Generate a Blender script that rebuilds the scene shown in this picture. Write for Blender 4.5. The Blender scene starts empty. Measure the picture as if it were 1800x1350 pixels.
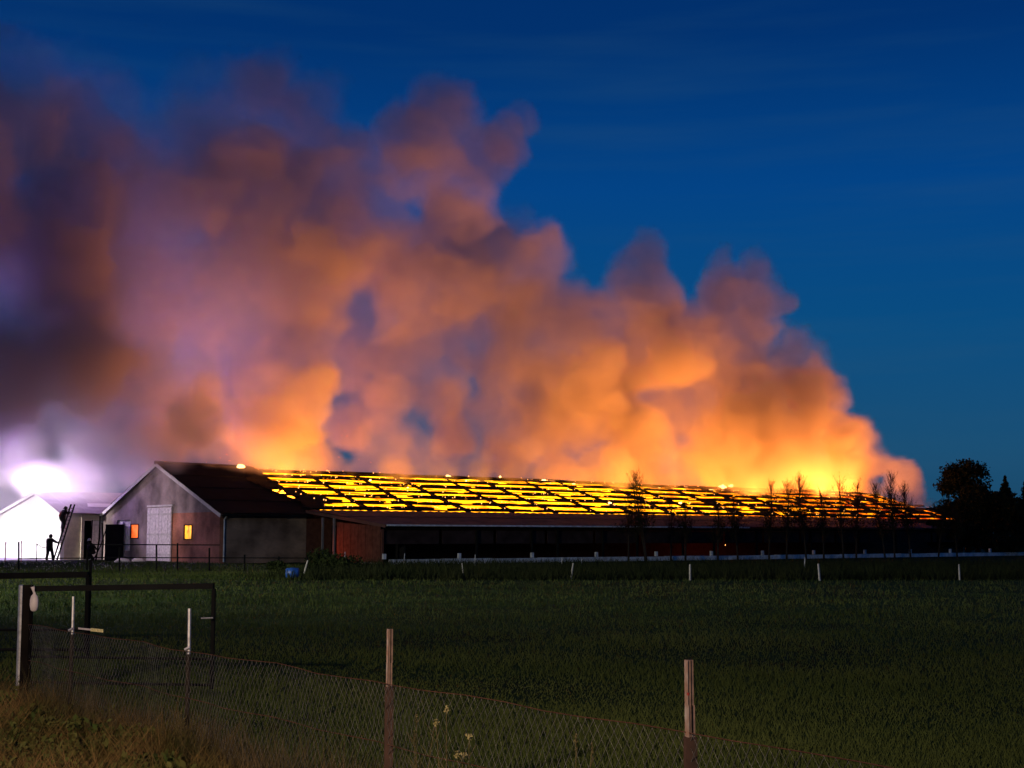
import bpy, bmesh, math, random
import numpy as np
from mathutils import Vector, Matrix, Euler
R = math.radians
rnd = random.Random(7); FIRE = 4.5
sc = bpy.context.scene
# ------------------------------------------------------------------ camera
F = 2500.0; PITCH = math.atan(270/F); CH = 1.65
cam_d = bpy.data.cameras.new('camera'); cam = bpy.data.objects.new('camera', cam_d)
sc.collection.objects.link(cam); sc.camera = cam
cam_d.sensor_width = 36; cam_d.lens = 36*F/1800
cam_d.clip_end = 6000; cam_d.clip_start = .1
cam.location = (0, 0, CH); cam.rotation_euler = (math.pi/2+PITCH, 0, 0)
# ------------------------------------------------------------------ world: deep blue dusk
w = bpy.data.worlds.new('World'); sc.world = w; w.use_nodes = True
nt = w.node_tree; nt.nodes.clear()
def wn(t): return nt.nodes.new(t)
wo = wn('ShaderNodeOutputWorld'); bg = wn('ShaderNodeBackground')
tc = wn('ShaderNodeTexCoord'); sx = wn('ShaderNodeSeparateXYZ'); rp = wn('ShaderNodeValToRGB')
nt.links.new(tc.outputs['Generated'], sx.inputs[0])
# faint streaks of thin high cloud
mp = wn('ShaderNodeMapping'); mp.inputs['Scale'].default_value = (2.2, 2.2, 26)
nz = wn('ShaderNodeTexNoise'); nz.inputs['Scale'].default_value = 2.0; nz.inputs['Detail'].default_value = 5
nt.links.new(tc.outputs['Generated'], mp.inputs[0]); nt.links.new(mp.outputs[0], nz.inputs['Vector'])
nt.links.new(sx.outputs[2], rp.inputs[0])
els = [(0.0, (.012, .060, .120)), (.06, (.010, .077, .175)), (.14, (.003, .073, .215)), (.24, (.001, .056, .235)),
       (.34, (.0005, .031, .155)), (.6, (.0005, .014, .08)), (1.0, (.001, .010, .07))]
cr = rp.color_ramp
cr.elements[0].position, cr.elements[0].color = els[0][0], els[0][1]+(1,)
cr.elements[1].position, cr.elements[1].color = els[-1][0], els[-1][1]+(1,)
for p, c in els[1:-1]:
    e = cr.elements.new(p); e.color = c+(1,)
mr = wn('ShaderNodeMapRange'); mr.inputs[1].default_value = .45; mr.inputs[2].default_value = .75
mr.inputs[3].default_value = 0; mr.inputs[4].default_value = .16
nt.links.new(nz.outputs[0], mr.inputs[0])
mx = wn('ShaderNodeMix'); mx.data_type = 'RGBA'
nt.links.new(mr.outputs[0], mx.inputs[0]); nt.links.new(rp.outputs[0], mx.inputs[6]); mx.inputs[7].default_value = (.022, .085, .17, 1)
nt.links.new(mx.outputs[2], bg.inputs[0]); nt.links.new(bg.outputs[0], wo.inputs[0])
bg.inputs[1].default_value = 1.0
sc.view_settings.view_transform = 'Standard'; sc.view_settings.look = 'None'
sc.view_settings.gamma = 1; sc.view_settings.exposure = 0
sc.view_settings.use_curve_mapping = False
sc.cycles.use_denoising = True
sc.cycles.use_adaptive_sampling = True; sc.cycles.adaptive_threshold = .02
sc.cycles.max_bounces = 6; sc.cycles.diffuse_bounces = 2; sc.cycles.glossy_bounces = 2
sc.cycles.transparent_max_bounces = 12; sc.cycles.volume_bounces = 1
sc.cycles.volume_step_rate = 2.3; sc.cycles.volume_max_steps = 512
sc.cycles.sample_clamp_indirect = 4
# ------------------------------------------------------------------ geometry of the place
cP, sP = math.cos(PITCH), math.sin(PITCH)
def ray(x, y):                      # direction through a photograph pixel
    a, b = (x-900)/F, (675-y)/F
    return Vector((a, cP-b*sP, sP+b*cP))
def on_ground(x, y, z=0):
    d = ray(x, y); t = (z-CH)/d.z
    return Vector((0, 0, CH)) + d*t
def at_depth(x, y, Y):
    d = ray(x, y); return Vector((0, 0, CH)) + d*(Y/d.y)
# barn frame: origin at the near corner of the gable, u along the barn, v across it (away), z up
UA = Vector((.7755, .6315, 0)); VA = Vector((-.6315, .7755, 0))
BO = at_depth(385, 990, 91.7); BO.z = 0
BM = Matrix((( UA.x, VA.x, 0, BO.x), (UA.y, VA.y, 0, BO.y), (0, 0, 1, 0), (0, 0, 0, 1)))
BI = BM.inverted()
BW, BL, ZE, ZR = 18.4, 84.0, 3.3, 6.8       # width, length, eaves, ridge
def bp(u, v, z=0): return BM @ Vector((u, v, z))
def at_v(x, y, v):                  # pixel -> point on the vertical plane v = const of the barn frame
    d = ray(x, y); o = Vector((0, 0, CH)); n = VA
    t = ((BO + VA*v) - o).dot(n)/d.dot(n)
    return o + d*t
# ------------------------------------------------------------------ lamps of the place
def lamp(name, kind, loc, col, power, size=.3, aim=None, cone=None, blend=.5):
    l = bpy.data.lights.new(name, kind); l.color = col; l.energy = power; l.shadow_soft_size = size
    if cone: l.spot_size = R(cone); l.spot_blend = blend
    o = bpy.data.objects.new(name, l); o.location = loc; sc.collection.objects.link(o)
    if aim is not None: o.rotation_euler = (Vector(aim)-Vector(loc)).to_track_quat('-Z', 'Y').to_euler()
    return o
# work light of the fire brigade, left of the picture, on the white farm building
wb0 = at_depth(105, 985, 104); wb0.z = 0
lamp('work_and_fill_light', 'SPOT', at_depth(-420, 840, 92), (1, .93, .90), 42000, .35, at_depth(40, 925, 108), 50, .6)
lamp('work_and_fill_light', 'SPOT', at_depth(-330, 800, 80), (1, .80, .86), 9000, .5, at_depth(290, 900, 98), 26, .9)
# blue strobe of an engine behind the building, and the floodlight seen over its roof
lamp('blue_beacon', 'POINT', at_depth(2, 780, 111), (.34, .10, 1), 9000, .5)
lamp('blue_beacon', 'POINT', at_depth(150, 895, 122), (.34, .22, 1), 2600, .5)
# street lamp behind the camera, on the verge and the wire fence
lamp('street_lamp', 'SPOT', (-7.5, -4, 6.5), (1, .72, .48), 7800, .25, (-2.6, 10.5, 0), 60, .9)
lamp('work_and_fill_light', 'SPOT', (-32, 34, 10), (1, .90, .62), 27000, .5, (4, 58, 0), 118, .9)  # added unseen fill spot, warms the side wall and the pasture
# ------------------------------------------------------------------ materials
def mat(name, col, rough=.8, metal=0, var=.25, scale=3, bump=0, bscale=30, col2=None, emit=None, es=0):
    m = bpy.data.materials.new(name); m.use_nodes = True; t = m.node_tree; b = t.nodes['Principled BSDF']
    b.inputs['Roughness'].default_value = rough; b.inputs['Metallic'].default_value = metal
    tcn = t.nodes.new('ShaderNodeTexCoord'); n = t.nodes.new('ShaderNodeTexNoise'); n.inputs['Scale'].default_value = scale; n.inputs['Detail'].default_value = 7
    t.links.new(tcn.outputs['Object'], n.inputs['Vector'])
    r = t.nodes.new('ShaderNodeMapRange'); r.inputs[1].default_value = .3; r.inputs[2].default_value = .7
    t.links.new(n.outputs[0], r.inputs[0])
    x = t.nodes.new('ShaderNodeMix'); x.data_type = 'RGBA'
    c2 = col2 or tuple(c*(1+var) for c in col); c1 = col if col2 else tuple(c*(1-var) for c in col)
    x.inputs[6].default_value = c1+(1,); x.inputs[7].default_value = c2+(1,)
    t.links.new(r.outputs[0], x.inputs[0]); t.links.new(x.outputs[2], b.inputs['Base Color'])
    b.inputs['Specular IOR Level'].default_value = .5 if (rough < .7 or metal) else .06
    if bump:
        n2 = t.nodes.new('ShaderNodeTexNoise'); n2.inputs['Scale'].default_value = bscale; n2.inputs['Detail'].default_value = 5
        t.links.new(tcn.outputs['Object'], n2.inputs['Vector'])
        bu = t.nodes.new('ShaderNodeBump'); bu.inputs['Strength'].default_value = bump; bu.inputs['Distance'].default_value = .05
        t.links.new(n2.outputs[0], bu.inputs['Height']); t.links.new(bu.outputs[0], b.inputs['Normal'])
    if emit: b.inputs['Emission Color'].default_value = emit+(1,); b.inputs['Emission Strength'].default_value = es
    return m
def brick_mat(name, c1, c2, mortar, bw=.22, bh=.075):
    m = mat(name, c1, .9); t = m.node_tree; b = t.nodes['Principled BSDF']
    tcn = t.nodes.new('ShaderNodeTexCoord'); s = t.nodes.new('ShaderNodeSeparateXYZ'); a = t.nodes.new('ShaderNodeMath'); c = t.nodes.new('ShaderNodeCombineXYZ')
    a.operation = 'ADD'; t.links.new(tcn.outputs['Object'], s.inputs[0]); t.links.new(s.outputs[0], a.inputs[0]); t.links.new(s.outputs[1], a.inputs[1])
    t.links.new(a.outputs[0], c.inputs[0]); t.links.new(s.outputs[2], c.inputs[1])
    k = t.nodes.new('ShaderNodeTexBrick'); k.inputs['Scale'].default_value = 1; k.inputs['Brick Width'].default_value = bw; k.inputs['Row Height'].default_value = bh
    k.inputs['Mortar Size'].default_value = .008; k.inputs['Color1'].default_value = c1+(1,); k.inputs['Color2'].default_value = c2+(1,); k.inputs['Mortar'].default_value = mortar+(1,)
    t.links.new(c.outputs[0], k.inputs['Vector'])
    n = t.nodes.new('ShaderNodeTexNoise'); n.inputs['Scale'].default_value = .55; n.inputs['Detail'].default_value = 8; t.links.new(tcn.outputs['Object'], n.inputs['Vector'])
    r = t.nodes.new('ShaderNodeMapRange'); r.inputs[1].default_value = .35; r.inputs[2].default_value = .68; r.inputs[3].default_value = .35; r.inputs[4].default_value = 1.1
    t.links.new(n.outputs[0], r.inputs[0])
    v = t.nodes.new('ShaderNodeVectorMath'); v.operation = 'SCALE'; t.links.new(k.outputs[0], v.inputs[0]); t.links.new(r.outputs[0], v.inputs['Scale'])
    t.links.new(v.outputs[0], b.inputs['Base Color'])
    return m
M = dict(
    ground=mat('meadow_soil', (.018, .038, .006), .95, var=.5, scale=.35, bump=.6, bscale=6),
    grass=mat('grass', (.038, .062, .014), .8, scale=.12, col2=(.098, .122, .034)),
    rough=mat('rough_grass', (.012, .020, .008), .9, scale=.4, col2=(.03, .036, .014)),
    dry=mat('dry_grass', (.022, .045, .008), .8, scale=1.7, col2=(.24, .135, .055)),
    gable=brick_mat('gable_brick', (.42, .30, .27), (.35, .27, .25), (.40, .36, .36)),
    side=brick_mat('side_brick', (.34, .22, .15), (.27, .18, .13), (.36, .28, .22)),
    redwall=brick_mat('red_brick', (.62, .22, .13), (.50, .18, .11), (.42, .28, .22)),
    char=mat('charred_sheet', (.010, .008, .008), .9, var=.5, scale=5),
    timber=mat('charred_timber', (.009, .007, .006), .85, var=.4),
    roof=mat('fibre_cement', (.007, .0075, .010), .85, var=.35, scale=1.5, bump=.3),
    leanroof=mat('lean_to_roof', (.13, .07, .06), .8, var=.35, scale=.8, bump=.2),
    white=mat('white_render', (.80, .79, .77), .8, var=.06, scale=1.2),
    cream=mat('cream_paint', (.62, .55, .42), .7, var=.15),
    barge=mat('pale_board', (.60, .56, .54), .7, var=.2),
    door=mat('weathered_door', (.72, .66, .66), .75, var=.25, scale=6),
    dark=mat('dark_interior_shadow', (.012, .012, .014), .9),
    brown=mat('brown_boards', (.12, .05, .035), .8, var=.3),
    curtain=mat('windbreak_net', (.035, .022, .022), .95, var=.4, scale=1.5),
    concrete=mat('pale_concrete', (.62, .64, .66), .85, var=.3, scale=2.5, bump=.3),
    apron=mat('yard_concrete', (.30, .29, .27), .9, var=.3, scale=.6, bump=.3),
    steel=mat('dark_steel', (.010, .010, .010), .75, .0, var=.4),
    galv=mat('galvanised', (.55, .54, .55), .45, .75, var=.3, scale=20),
    wire=mat('fence_wire', (.26, .25, .25), .38, .6, var=.4, scale=8),
    rust=mat('rusty_angle_iron', (.56, .48, .42), .7, .0, scale=14, col2=(.30, .13, .07)),
    pbody=mat('weathered_post', (.16, .11, .09), .85, scale=14, col2=(.38, .25, .19)), pfoot=mat('dimmed_post_foot', (.05, .035, .028), .9, scale=10, col2=(.11, .06, .045)), drust=mat('dark_rust', (.10, .045, .03), .8, var=.4, scale=9), pwood=mat('pale_stake', (.55, .53, .50), .8, var=.25, scale=8),
    bark=mat('bark', (.035, .028, .022), .95, var=.4, scale=6),
    twig=mat('bare_twigs', (.030, .018, .012), .9, var=.4),
    leaf=mat('dark_foliage', (.008, .012, .006), .9, col2=(.018, .024, .011), scale=1.2),
    bush=mat('bush_leaves', (.022, .034, .012), .85, col2=(.05, .07, .022), scale=2),
    blue=mat('blue_plastic', (.02, .10, .45), .45, var=.1),
    pale=mat('pale_plastic', (.62, .55, .54), .5, var=.15, scale=12),
    yellow=mat('yellow_print', (.75, .66, .30), .5, var=.35, scale=60),
    gear=mat('fire_gear', (.018, .017, .016), .8, var=.3), helmet=mat('helmet_pale', (.62, .60, .50), .4, var=.05),
    stripe=mat('reflective_band', (.60, .58, .40), .4), skin=mat('skin', (.45, .28, .20), .6, var=.05),
    red=mat('red_paint', (.35, .04, .03), .5, var=.1), orange_pane=None)
def pane(name, c, s):
    m = mat(name, c, .4, emit=c, es=s); t = m.node_tree; b = t.nodes['Principled BSDF']; n = t.nodes.new('ShaderNodeTexNoise'); n.inputs['Scale'].default_value = 2.2
    tcn = t.nodes.new('ShaderNodeTexCoord'); t.links.new(tcn.outputs['Object'], n.inputs['Vector'])
    r = t.nodes.new('ShaderNodeMapRange'); r.inputs[1].default_value = .35; r.inputs[2].default_value = .68; r.inputs[3].default_value = s*.35; r.inputs[4].default_value = s*2.2
    t.links.new(n.outputs[0], r.inputs[0]); t.links.new(r.outputs[0], b.inputs['Emission Strength']); return m
M['paneA'] = pane('fire_lit_glass', (1, .42, .03), 1.0); M['paneB'] = pane('fire_lit_glass_red', (1, .15, .015), .95)
# ------------------------------------------------------------------ mesh helpers
class MB:
    def __init__(s): s.v = []; s.f = []
    def box(s, a, b):
        n = len(s.v); (x0, y0, z0), (x1, y1, z1) = a, b
        s.v += [(x, y, z) for z in (z0, z1) for y in (y0, y1) for x in (x0, x1)]
        s.f += [tuple(n+i for i in q) for q in ((0, 2, 3, 1), (4, 5, 7, 6), (0, 1, 5, 4), (2, 6, 7, 3), (0, 4, 6, 2), (1, 3, 7, 5))]; return s
    def tube(s, pts, rad, k=6, cap=True):
        pts = [Vector(p) for p in pts]; rads = rad if isinstance(rad, (list, tuple)) else [rad]*len(pts); base = len(s.v)
        for i, p in enumerate(pts):
            d = (pts[min(i+1, len(pts)-1)]-pts[max(i-1, 0)]).normalized()
            a = d.cross(Vector((0, 0, 1)) if abs(d.z) < .9 else Vector((1, 0, 0))).normalized(); b = d.cross(a)
            for j in range(k):
                t = 2*math.pi*j/k; s.v.append(tuple(p+(a*math.cos(t)+b*math.sin(t))*rads[i]))
        for i in range(len(pts)-1):
            for j in range(k):
                q = base+i*k; s.f.append((q+j, q+(j+1) % k, q+k+(j+1) % k, q+k+j))
        if cap and k > 2:
            s.f.append(tuple(base+j for j in range(k))[::-1]); s.f.append(tuple(base+(len(pts)-1)*k+j for j in range(k)))
        return s
    def beam(s, p, q, w_, h_):            # rectangular bar from p to q, width sideways, height up
        p, q = Vector(p), Vector(q); d = (q-p).normalized(); a = d.cross(Vector((0, 0, 1)))
        a = (a.normalized() if a.length > 1e-4 else Vector((1, 0, 0)))*w_/2; b = a.cross(d).normalized()*h_/2; n = len(s.v)
        for o in (p, q):
            for c in (-a-b, a-b, a+b, -a+b): s.v.append(tuple(o+c))
        s.f += [(n, n+1, n+2, n+3), (n+7, n+6, n+5, n+4)]+[(n+i, n+4+i, n+4+(i+1) % 4, n+(i+1) % 4) for i in range(4)]; return s
    def prism(s, poly, off):              # polygon pushed along a vector
        n = len(s.v); k = len(poly); off = Vector(off); s.v += [tuple(p) for p in poly]+[tuple(Vector(p)+off) for p in poly]
        s.f += [tuple(range(n, n+k))[::-1], tuple(range(n+k, n+2*k))]+[(n+i, n+(i+1) % k, n+k+(i+1) % k, n+k+i) for i in range(k)]; return s
    def build(s, name, m, parent=None, smooth=False):
        me = bpy.data.meshes.new(name); me.from_pydata(s.v, [], s.f); me.materials.append(m); me.update()
        if smooth:
            for p in me.polygons: p.use_smooth = True
        o = bpy.data.objects.new(name, me); sc.collection.objects.link(o); o.parent = parent; return o
def tag(o, label=None, cat=None, group=None, kind=None):
    for k, x in (('label', label), ('category', cat), ('group', group), ('kind', kind)):
        if x: o[k] = x
    return o
def empty(name, loc=(0, 0, 0), rz=0, mtx=None):
    o = bpy.data.objects.new(name, None); sc.collection.objects.link(o); o.empty_display_size = .2
    if mtx is not None: o.matrix_world = mtx
    else: o.location = loc; o.rotation_euler = (0, 0, rz)
    return o
def tris(name, V_, m, parent=None):       # V_: (n,3,3) array of loose triangles
    n = len(V_); me = bpy.data.meshes.new(name); me.vertices.add(n*3); me.vertices.foreach_set('co', V_.astype(np.float32).reshape(-1))
    me.loops.add(n*3); me.loops.foreach_set('vertex_index', np.arange(n*3, dtype=np.int32))
    me.polygons.add(n); me.polygons.foreach_set('loop_start', np.arange(0, n*3, 3, dtype=np.int32)); me.update(calc_edges=True)
    me.materials.append(m); o = bpy.data.objects.new(name, me); sc.collection.objects.link(o); o.parent = parent; return o
rs = np.random.RandomState(5)
# ------------------------------------------------------------------ ground
g = MB(); g.v = [(-2500, -40, 0), (2500, -40, 0), (2500, 4000, 0), (-2500, 4000, 0)]; g.f = [(0, 1, 2, 3)]
tag(g.build('meadow', M['ground']), 'dark green pasture stretching from the wire fence to the farm', kind='structure')
a = MB(); a.prism([tuple(wb0+UA*-9+VA*-.6), tuple(wb0+UA*5+VA*-1.2), tuple(BO+VA*21+UA*6), tuple(BO+VA*34)], (0, 0, .06))
tag(a.build('yard_pavement', M['apron']), 'pale concrete yard before the white farm building', kind='structure')
def blades(P, h, wd, lean, jitter=.4):    # one triangle per blade at the points P
    n = len(P); an = rs.rand(n)*2*np.pi; wv = np.stack([np.cos(an), np.sin(an), 0*an], 1)*(wd/2)[:, None]
    an2 = rs.rand(n)*2*np.pi; hh = h*(1-jitter+2*jitter*rs.rand(n)); tip = np.stack([np.cos(an2)*lean*hh, np.sin(an2)*lean*hh, hh], 1)
    return np.stack([P-wv, P+wv, P+tip], 1)
def px_ground(n, x0, x1, y0, y1):
    x = x0+(x1-x0)*rs.rand(n); y = y0+(y1-y0)*rs.rand(n); Y = CH*F/(y-945); return np.stack([(x-900)/F*Y, Y, 0*Y], 1)
P = np.concatenate([px_ground(250000, -350, 2150, 1018, 1420), px_ground(26000, -350, 560, 988, 1018)]); P = P[((P-np.array(BO))@np.array(UA) < .0) | (P[:, 1] < 62)]; D_ = P[:, 1]
clump = (np.sin(P[:, 0]*.9+np.sin(P[:, 1]*.7)*2)+np.sin(P[:, 1]*1.1+np.sin(P[:, 0]*.5)*2))*.25+1
tag(tris('pasture_grass', blades(P, (.032+.0010*D_)*clump, .0045+.00040*D_, .5), M['grass']), 'short dark grass of the pasture', 'grass', kind='stuff')
P = px_ground(60000, -100, 2150, 993, 1019); P = P[(P[:, 0] > -11+rs.rand(len(P))*5)]
q_ = (P-np.array(BO))@np.array(VA); P = P[q_ < -9.8]
tag(tris('rough_growth', blades(P, .28+.22*rs.rand(len(P)), .05+0*P[:, 0], .5), M['rough']), 'dark rough growth along the pasture edge under the kerb', 'weeds', kind='stuff')
# ------------------------------------------------------------------ the burning barn
barn = tag(empty('cattle_barn', mtx=BM), 'long low barn with its roof burnt open and full of fire', 'barn')
def to_gable(x, y):                       # photo pixel on the gable plane -> (v, z)
    d = ray(x, y); o = Vector((0, 0, CH)); t = (BO-o).dot(UA)/d.dot(UA); p = BI @ (o+d*t); return p.y, p.z
def to_side(x, y, v=0.0):
    p = BI @ at_v(x, y, v); return p.x, p.z
RP = [(275, 815), (470, 825), (560, 828), (700, 833.5), (860, 839), (1050, 847), (1150, 852), (1280, 856.5), (1450, 862), (1560, 869), (1610, 880), (1645, 892), (1692, 907)]
ru = [to_side(x, y, 9.2) for x, y in RP]
RU, RZ_ = [p[0] for p in ru], [p[1] for p in ru]
UL = to_side(1690, 908, 0)[0]             # far end of the eaves
def zridge(u): return float(np.interp(u, RU, RZ_))
U1 = 6.4                                  # where the sound roof ends
ZB = 3.62                                 # lower edge of the open roof
TH = .3
dv0, dz0 = to_gable(302, 985); dv1, dz1 = to_gable(262, 892)
wa0, wz0 = to_gable(337, 949); wa1, wz1 = to_gable(324, 922)
wb_0, wbz0 = to_gable(243, 947); wb_1, wbz1 = to_gable(230, 921)
pn0, pz0 = to_gable(228, 968); pn1, pz1 = to_gable(206, 914)
ops = sorted([(dv0, dv1, 0.0, dz1), (wa0, wa1, wz0, wz1), (wb_0, wb_1, wbz0, wbz1), (pn0, pn1, pz0, pz1)])
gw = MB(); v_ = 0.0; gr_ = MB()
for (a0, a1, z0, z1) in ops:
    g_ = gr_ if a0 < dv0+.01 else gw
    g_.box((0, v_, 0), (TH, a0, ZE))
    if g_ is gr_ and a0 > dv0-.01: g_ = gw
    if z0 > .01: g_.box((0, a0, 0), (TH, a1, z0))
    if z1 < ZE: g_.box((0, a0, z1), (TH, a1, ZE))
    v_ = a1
gw.box((0, v_, 0), (TH, BW, ZE))
dtop = max(dz1, ZE)
gw.prism([(0, 0, ZE), (0, BW, ZE), (0, 9.2, zridge(0)-.12)], (TH, 0, 0))
gw.build('gable_wall', M['gable'], barn); gr_.build('gable_wall', M['redwall'], barn)['label'] = 'redder brickwork of the gable right of the double door'  # brick colours right of the door are set redder
sw = MB(); sw.box((TH, 0, 0), (U1, TH, ZE)); sw.build('side_wall', M['side'], barn)
bw_ = MB(); bw_.box((U1, 0, 0), (UL, TH, ZB-.15)); bw_.build('inner_wall', M['brown'], barn)
MB().box((TH, BW-TH, 0), (UL, BW, ZE)).build('far_wall', M['side'], barn)
MB().box((UL-.3, TH, 0), (UL, BW-TH, ZE)).build('end_wall', M['side'], barn)
# door leaves, windows, panel
dm = (dv0+dv1)/2
for k, (a0, a1) in enumerate(((dv0+.03, dm-.02), (dm+.02, dv1-.03))):
    lf = MB().box((-.10, a0, .05), (-.04, a1, dz1-.05)).build('door_leaf', M['door'], barn)
    npl = 4
    for j in range(npl):
        w0 = a0+(a1-a0)*j/npl; MB().box((-.125-.006*(j % 2), w0+.012, .07), (-.102, w0+(a1-a0)/npl-.012, dz1-.07)).build('plank', M['door'], lf)
    for z in (.5, dz1/2, dz1-.5): MB().box((-.16, a0+.03, z-.06), (-.134, a1-.03, z+.06)).build('batten', M['barge'], lf)
MB().box((-.12, dv0-.10, dz1+.02), (-.01, dv1+.10, dz1+.14)).build('door_lintel', M['barge'], barn)
def window(a0, a1, z0, z1, m, lbl):
    f = MB(); fw = .07
    f.box((-.03, a0, z0), (.12, a0+fw, z1)); f.box((-.03, a1-fw, z0), (.12, a1, z1)); f.box((-.03, a0+fw, z0), (.12, a1-fw, z0+fw)); f.box((-.03, a0+fw, z1-fw), (.12, a1-fw, z1))
    fo = f.build('window', M['timber'], barn); fo['label'] = lbl
    MB().box((.04, a0+fw, z0+fw), (.07, a1-fw, z1-fw)).build('pane', m, fo)
window(wa0-.04, wa1+.04, wz0, wz1, M['paneA'], 'yellow fire lit window right of the double door')
window(wb_0-.04, wb_1+.04, wbz0, wbz1, M['paneB'], 'red fire lit window left of the double door')
MB().box((.10, pn0, pz0), (.16, pn1, pz1)).build('wall_panel', M['door'], barn)
vv0, _z = to_gable(209, 0); vv1, _z = to_gable(214, 0)
MB().box((.02, pn0+(pn1-pn0)*.55, pz0+.35), (.09, pn0+(pn1-pn0)*.80, pz1-.2)).build('shutter', M['white'], barn)
# bargeboards, gutter, downpipe, sound roof of corrugated sheets
zr0 = zridge(0)
MB().beam((-.22, -.45, ZE-.25), (-.22, 9.2, zr0-.06), .05, .24).build('bargeboard', M['barge'], barn)
MB().beam((-.22, BW+.45, ZE-.25), (-.22, 9.2, zr0-.06), .05, .24).build('bargeboard', M['barge'], barn)
MB().tube([(-.1, -.5, ZE-.22), (U1+.2, -.5, ZE-.22)], .07, 6).build('gutter', M['steel'], barn)
MB().tube([(.25, -.42, ZE-.25), (.25, -.12, ZE-.5), (.25, -.12, .1)], .05, 6).build('downpipe', M['concrete'], barn)
def zslope(u, s, lo=ZE): return lo+(zridge(u)-lo)*s
def sheet(u0, u1, s0, s1, side, cut=None):
    mb = MB(); n = 14; rows = []
    for s in (s0, s1):
        r = []
        for i in range(n+1):
            u = u0+(u1-u0)*i/n
            if cut: u = min(u, cut(s))
            vv = -.5+(9.7)*s if side > 0 else BW+.5-9.7*s
            r.append((u, vv, zslope(u, s, ZE-.16)+.02+.035*(i % 2)+(.05 if s == s0 else 0)))
        rows.append(r)
    mb.v = rows[0]+rows[1]+[(x, y, z-.03) for x, y, z in rows[0]+rows[1]]; k = n+1
    for i in range(n): mb.f += [(i, i+1, k+i+1, k+i), (2*k+i+1, 2*k+i, 3*k+i, 3*k+i+1)]
    mb.f += [(i+1, i, 2*k+i, 2*k+i+1) for i in range(n)]+[(k+i, k+i+1, 3*k+i+1, 3*k+i) for i in range(n)]
    return mb
cutf = lambda s: 7.4+.8*math.sin(s*9)-1.0*s
for side in (1, -1):
    for j in range(4):
        for i in range(8):
            u0 = -.25+i*1.06; u1 = u0+1.05
            if u0 > cutf((j+.5)/4): continue
            sheet(u0, u1, j/4, (j+1)/4+.02, side, cutf if u1 > 6 else None).build('roof_sheet', M['roof'], barn)
MB().tube([(-.3, 9.2, zr0+.08), (cutf(1), 9.2, zridge(6)+.08)], .13, 6).build('ridge_capping', M['roof'], barn)
MB().box((cutf(0)-1.0, .5, .0), (cutf(0)-.8, BW-.5, ZE)).build('cross_wall', M['side'], barn)
# open part: trusses, purlins, what is left of the sheets
def proof(u, s, side=1, dz=0):            # point on the open roof plane, s 0 eaves .. 1 ridge
    vv = .0+9.2*s if side > 0 else BW-9.2*s
    return (u, vv, ZB+(max(zridge(u), ZB+.05)-ZB)*s+dz)
u = U1+.9; k = 0; tr = []
while u < UL-2:
    tr.append(u); u += 4.35+rnd.uniform(-.25, .25)
for u in tr:
    for side in (1, -1):
        a_, b_ = proof(u, 0, side, -.1), proof(u+rnd.uniform(-.7, .7), 1, side, -.1-.2*rnd.random())
        m_ = [tuple(Vector(a_).lerp(Vector(b_), t)+Vector((rnd.uniform(-.12, .12), 0, rnd.uniform(-.05, .03)))) for t in (.33, .66)]
        MB().tube([a_, m_[0], m_[1], b_], [.15, .13, .13, .11], 5).build('rafter', M['timber'], barn)
rowsS = [0.0, .155, .31, .47, .63, .79, .93]
for j, s in enumerate(rowsS+[1.0]):
    for side in (1, -1):
        if side < 0 and j % 2: continue
        pts = [proof(u, s, side, -.02+rnd.uniform(-.035, .03)) for u in np.arange(U1, UL-(.5 if s < .9 else 6), 1.45)]
        MB().tube(pts, .055 if s < 1 else .05, 4).build('purlin', M['timber'], barn)
def ragged(u0, u1, s0, s1, jag, side=1):
    n = max(4, int((u1-u0)/.17)); lo, hi = [], []; ph = rnd.random()*6
    for i in range(n+1):
        u = u0+(u1-u0)*i/n; t = i/n; e = min(1, .25+4.5*t, .25+4.5*(1-t))
        wv = math.sin(u*1.3+ph)*.40+math.sin(u*3.1+ph*2)*.28+math.sin(u*7.3+ph)*.15
        c = (s0+s1)/2; hw = (s1-s0)/2*e
        lo.append(proof(u, c-hw*(1+wv*.5)-jag*rnd.random()*e*(1+(i % 2)), side, .06)); hi.append(proof(u, c+hw*(1-wv*.3)+jag*.6*rnd.random()*e*(i % 2), side, .10))
    mb = MB(); k = n+1; mb.v = lo+hi+[(x, y, z-.05) for x, y, z in lo+hi]
    for i in range(n): mb.f += [(i, i+1, k+i+1, k+i), (2*k+i+1, 2*k+i, 3*k+i, 3*k+i+1), (i+1, i, 2*k+i, 2*k+i+1), (k+i, k+i+1, 3*k+i+1, 3*k+i)]
    return mb
nrag = 0
edges = [U1]+tr+[UL]
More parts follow.
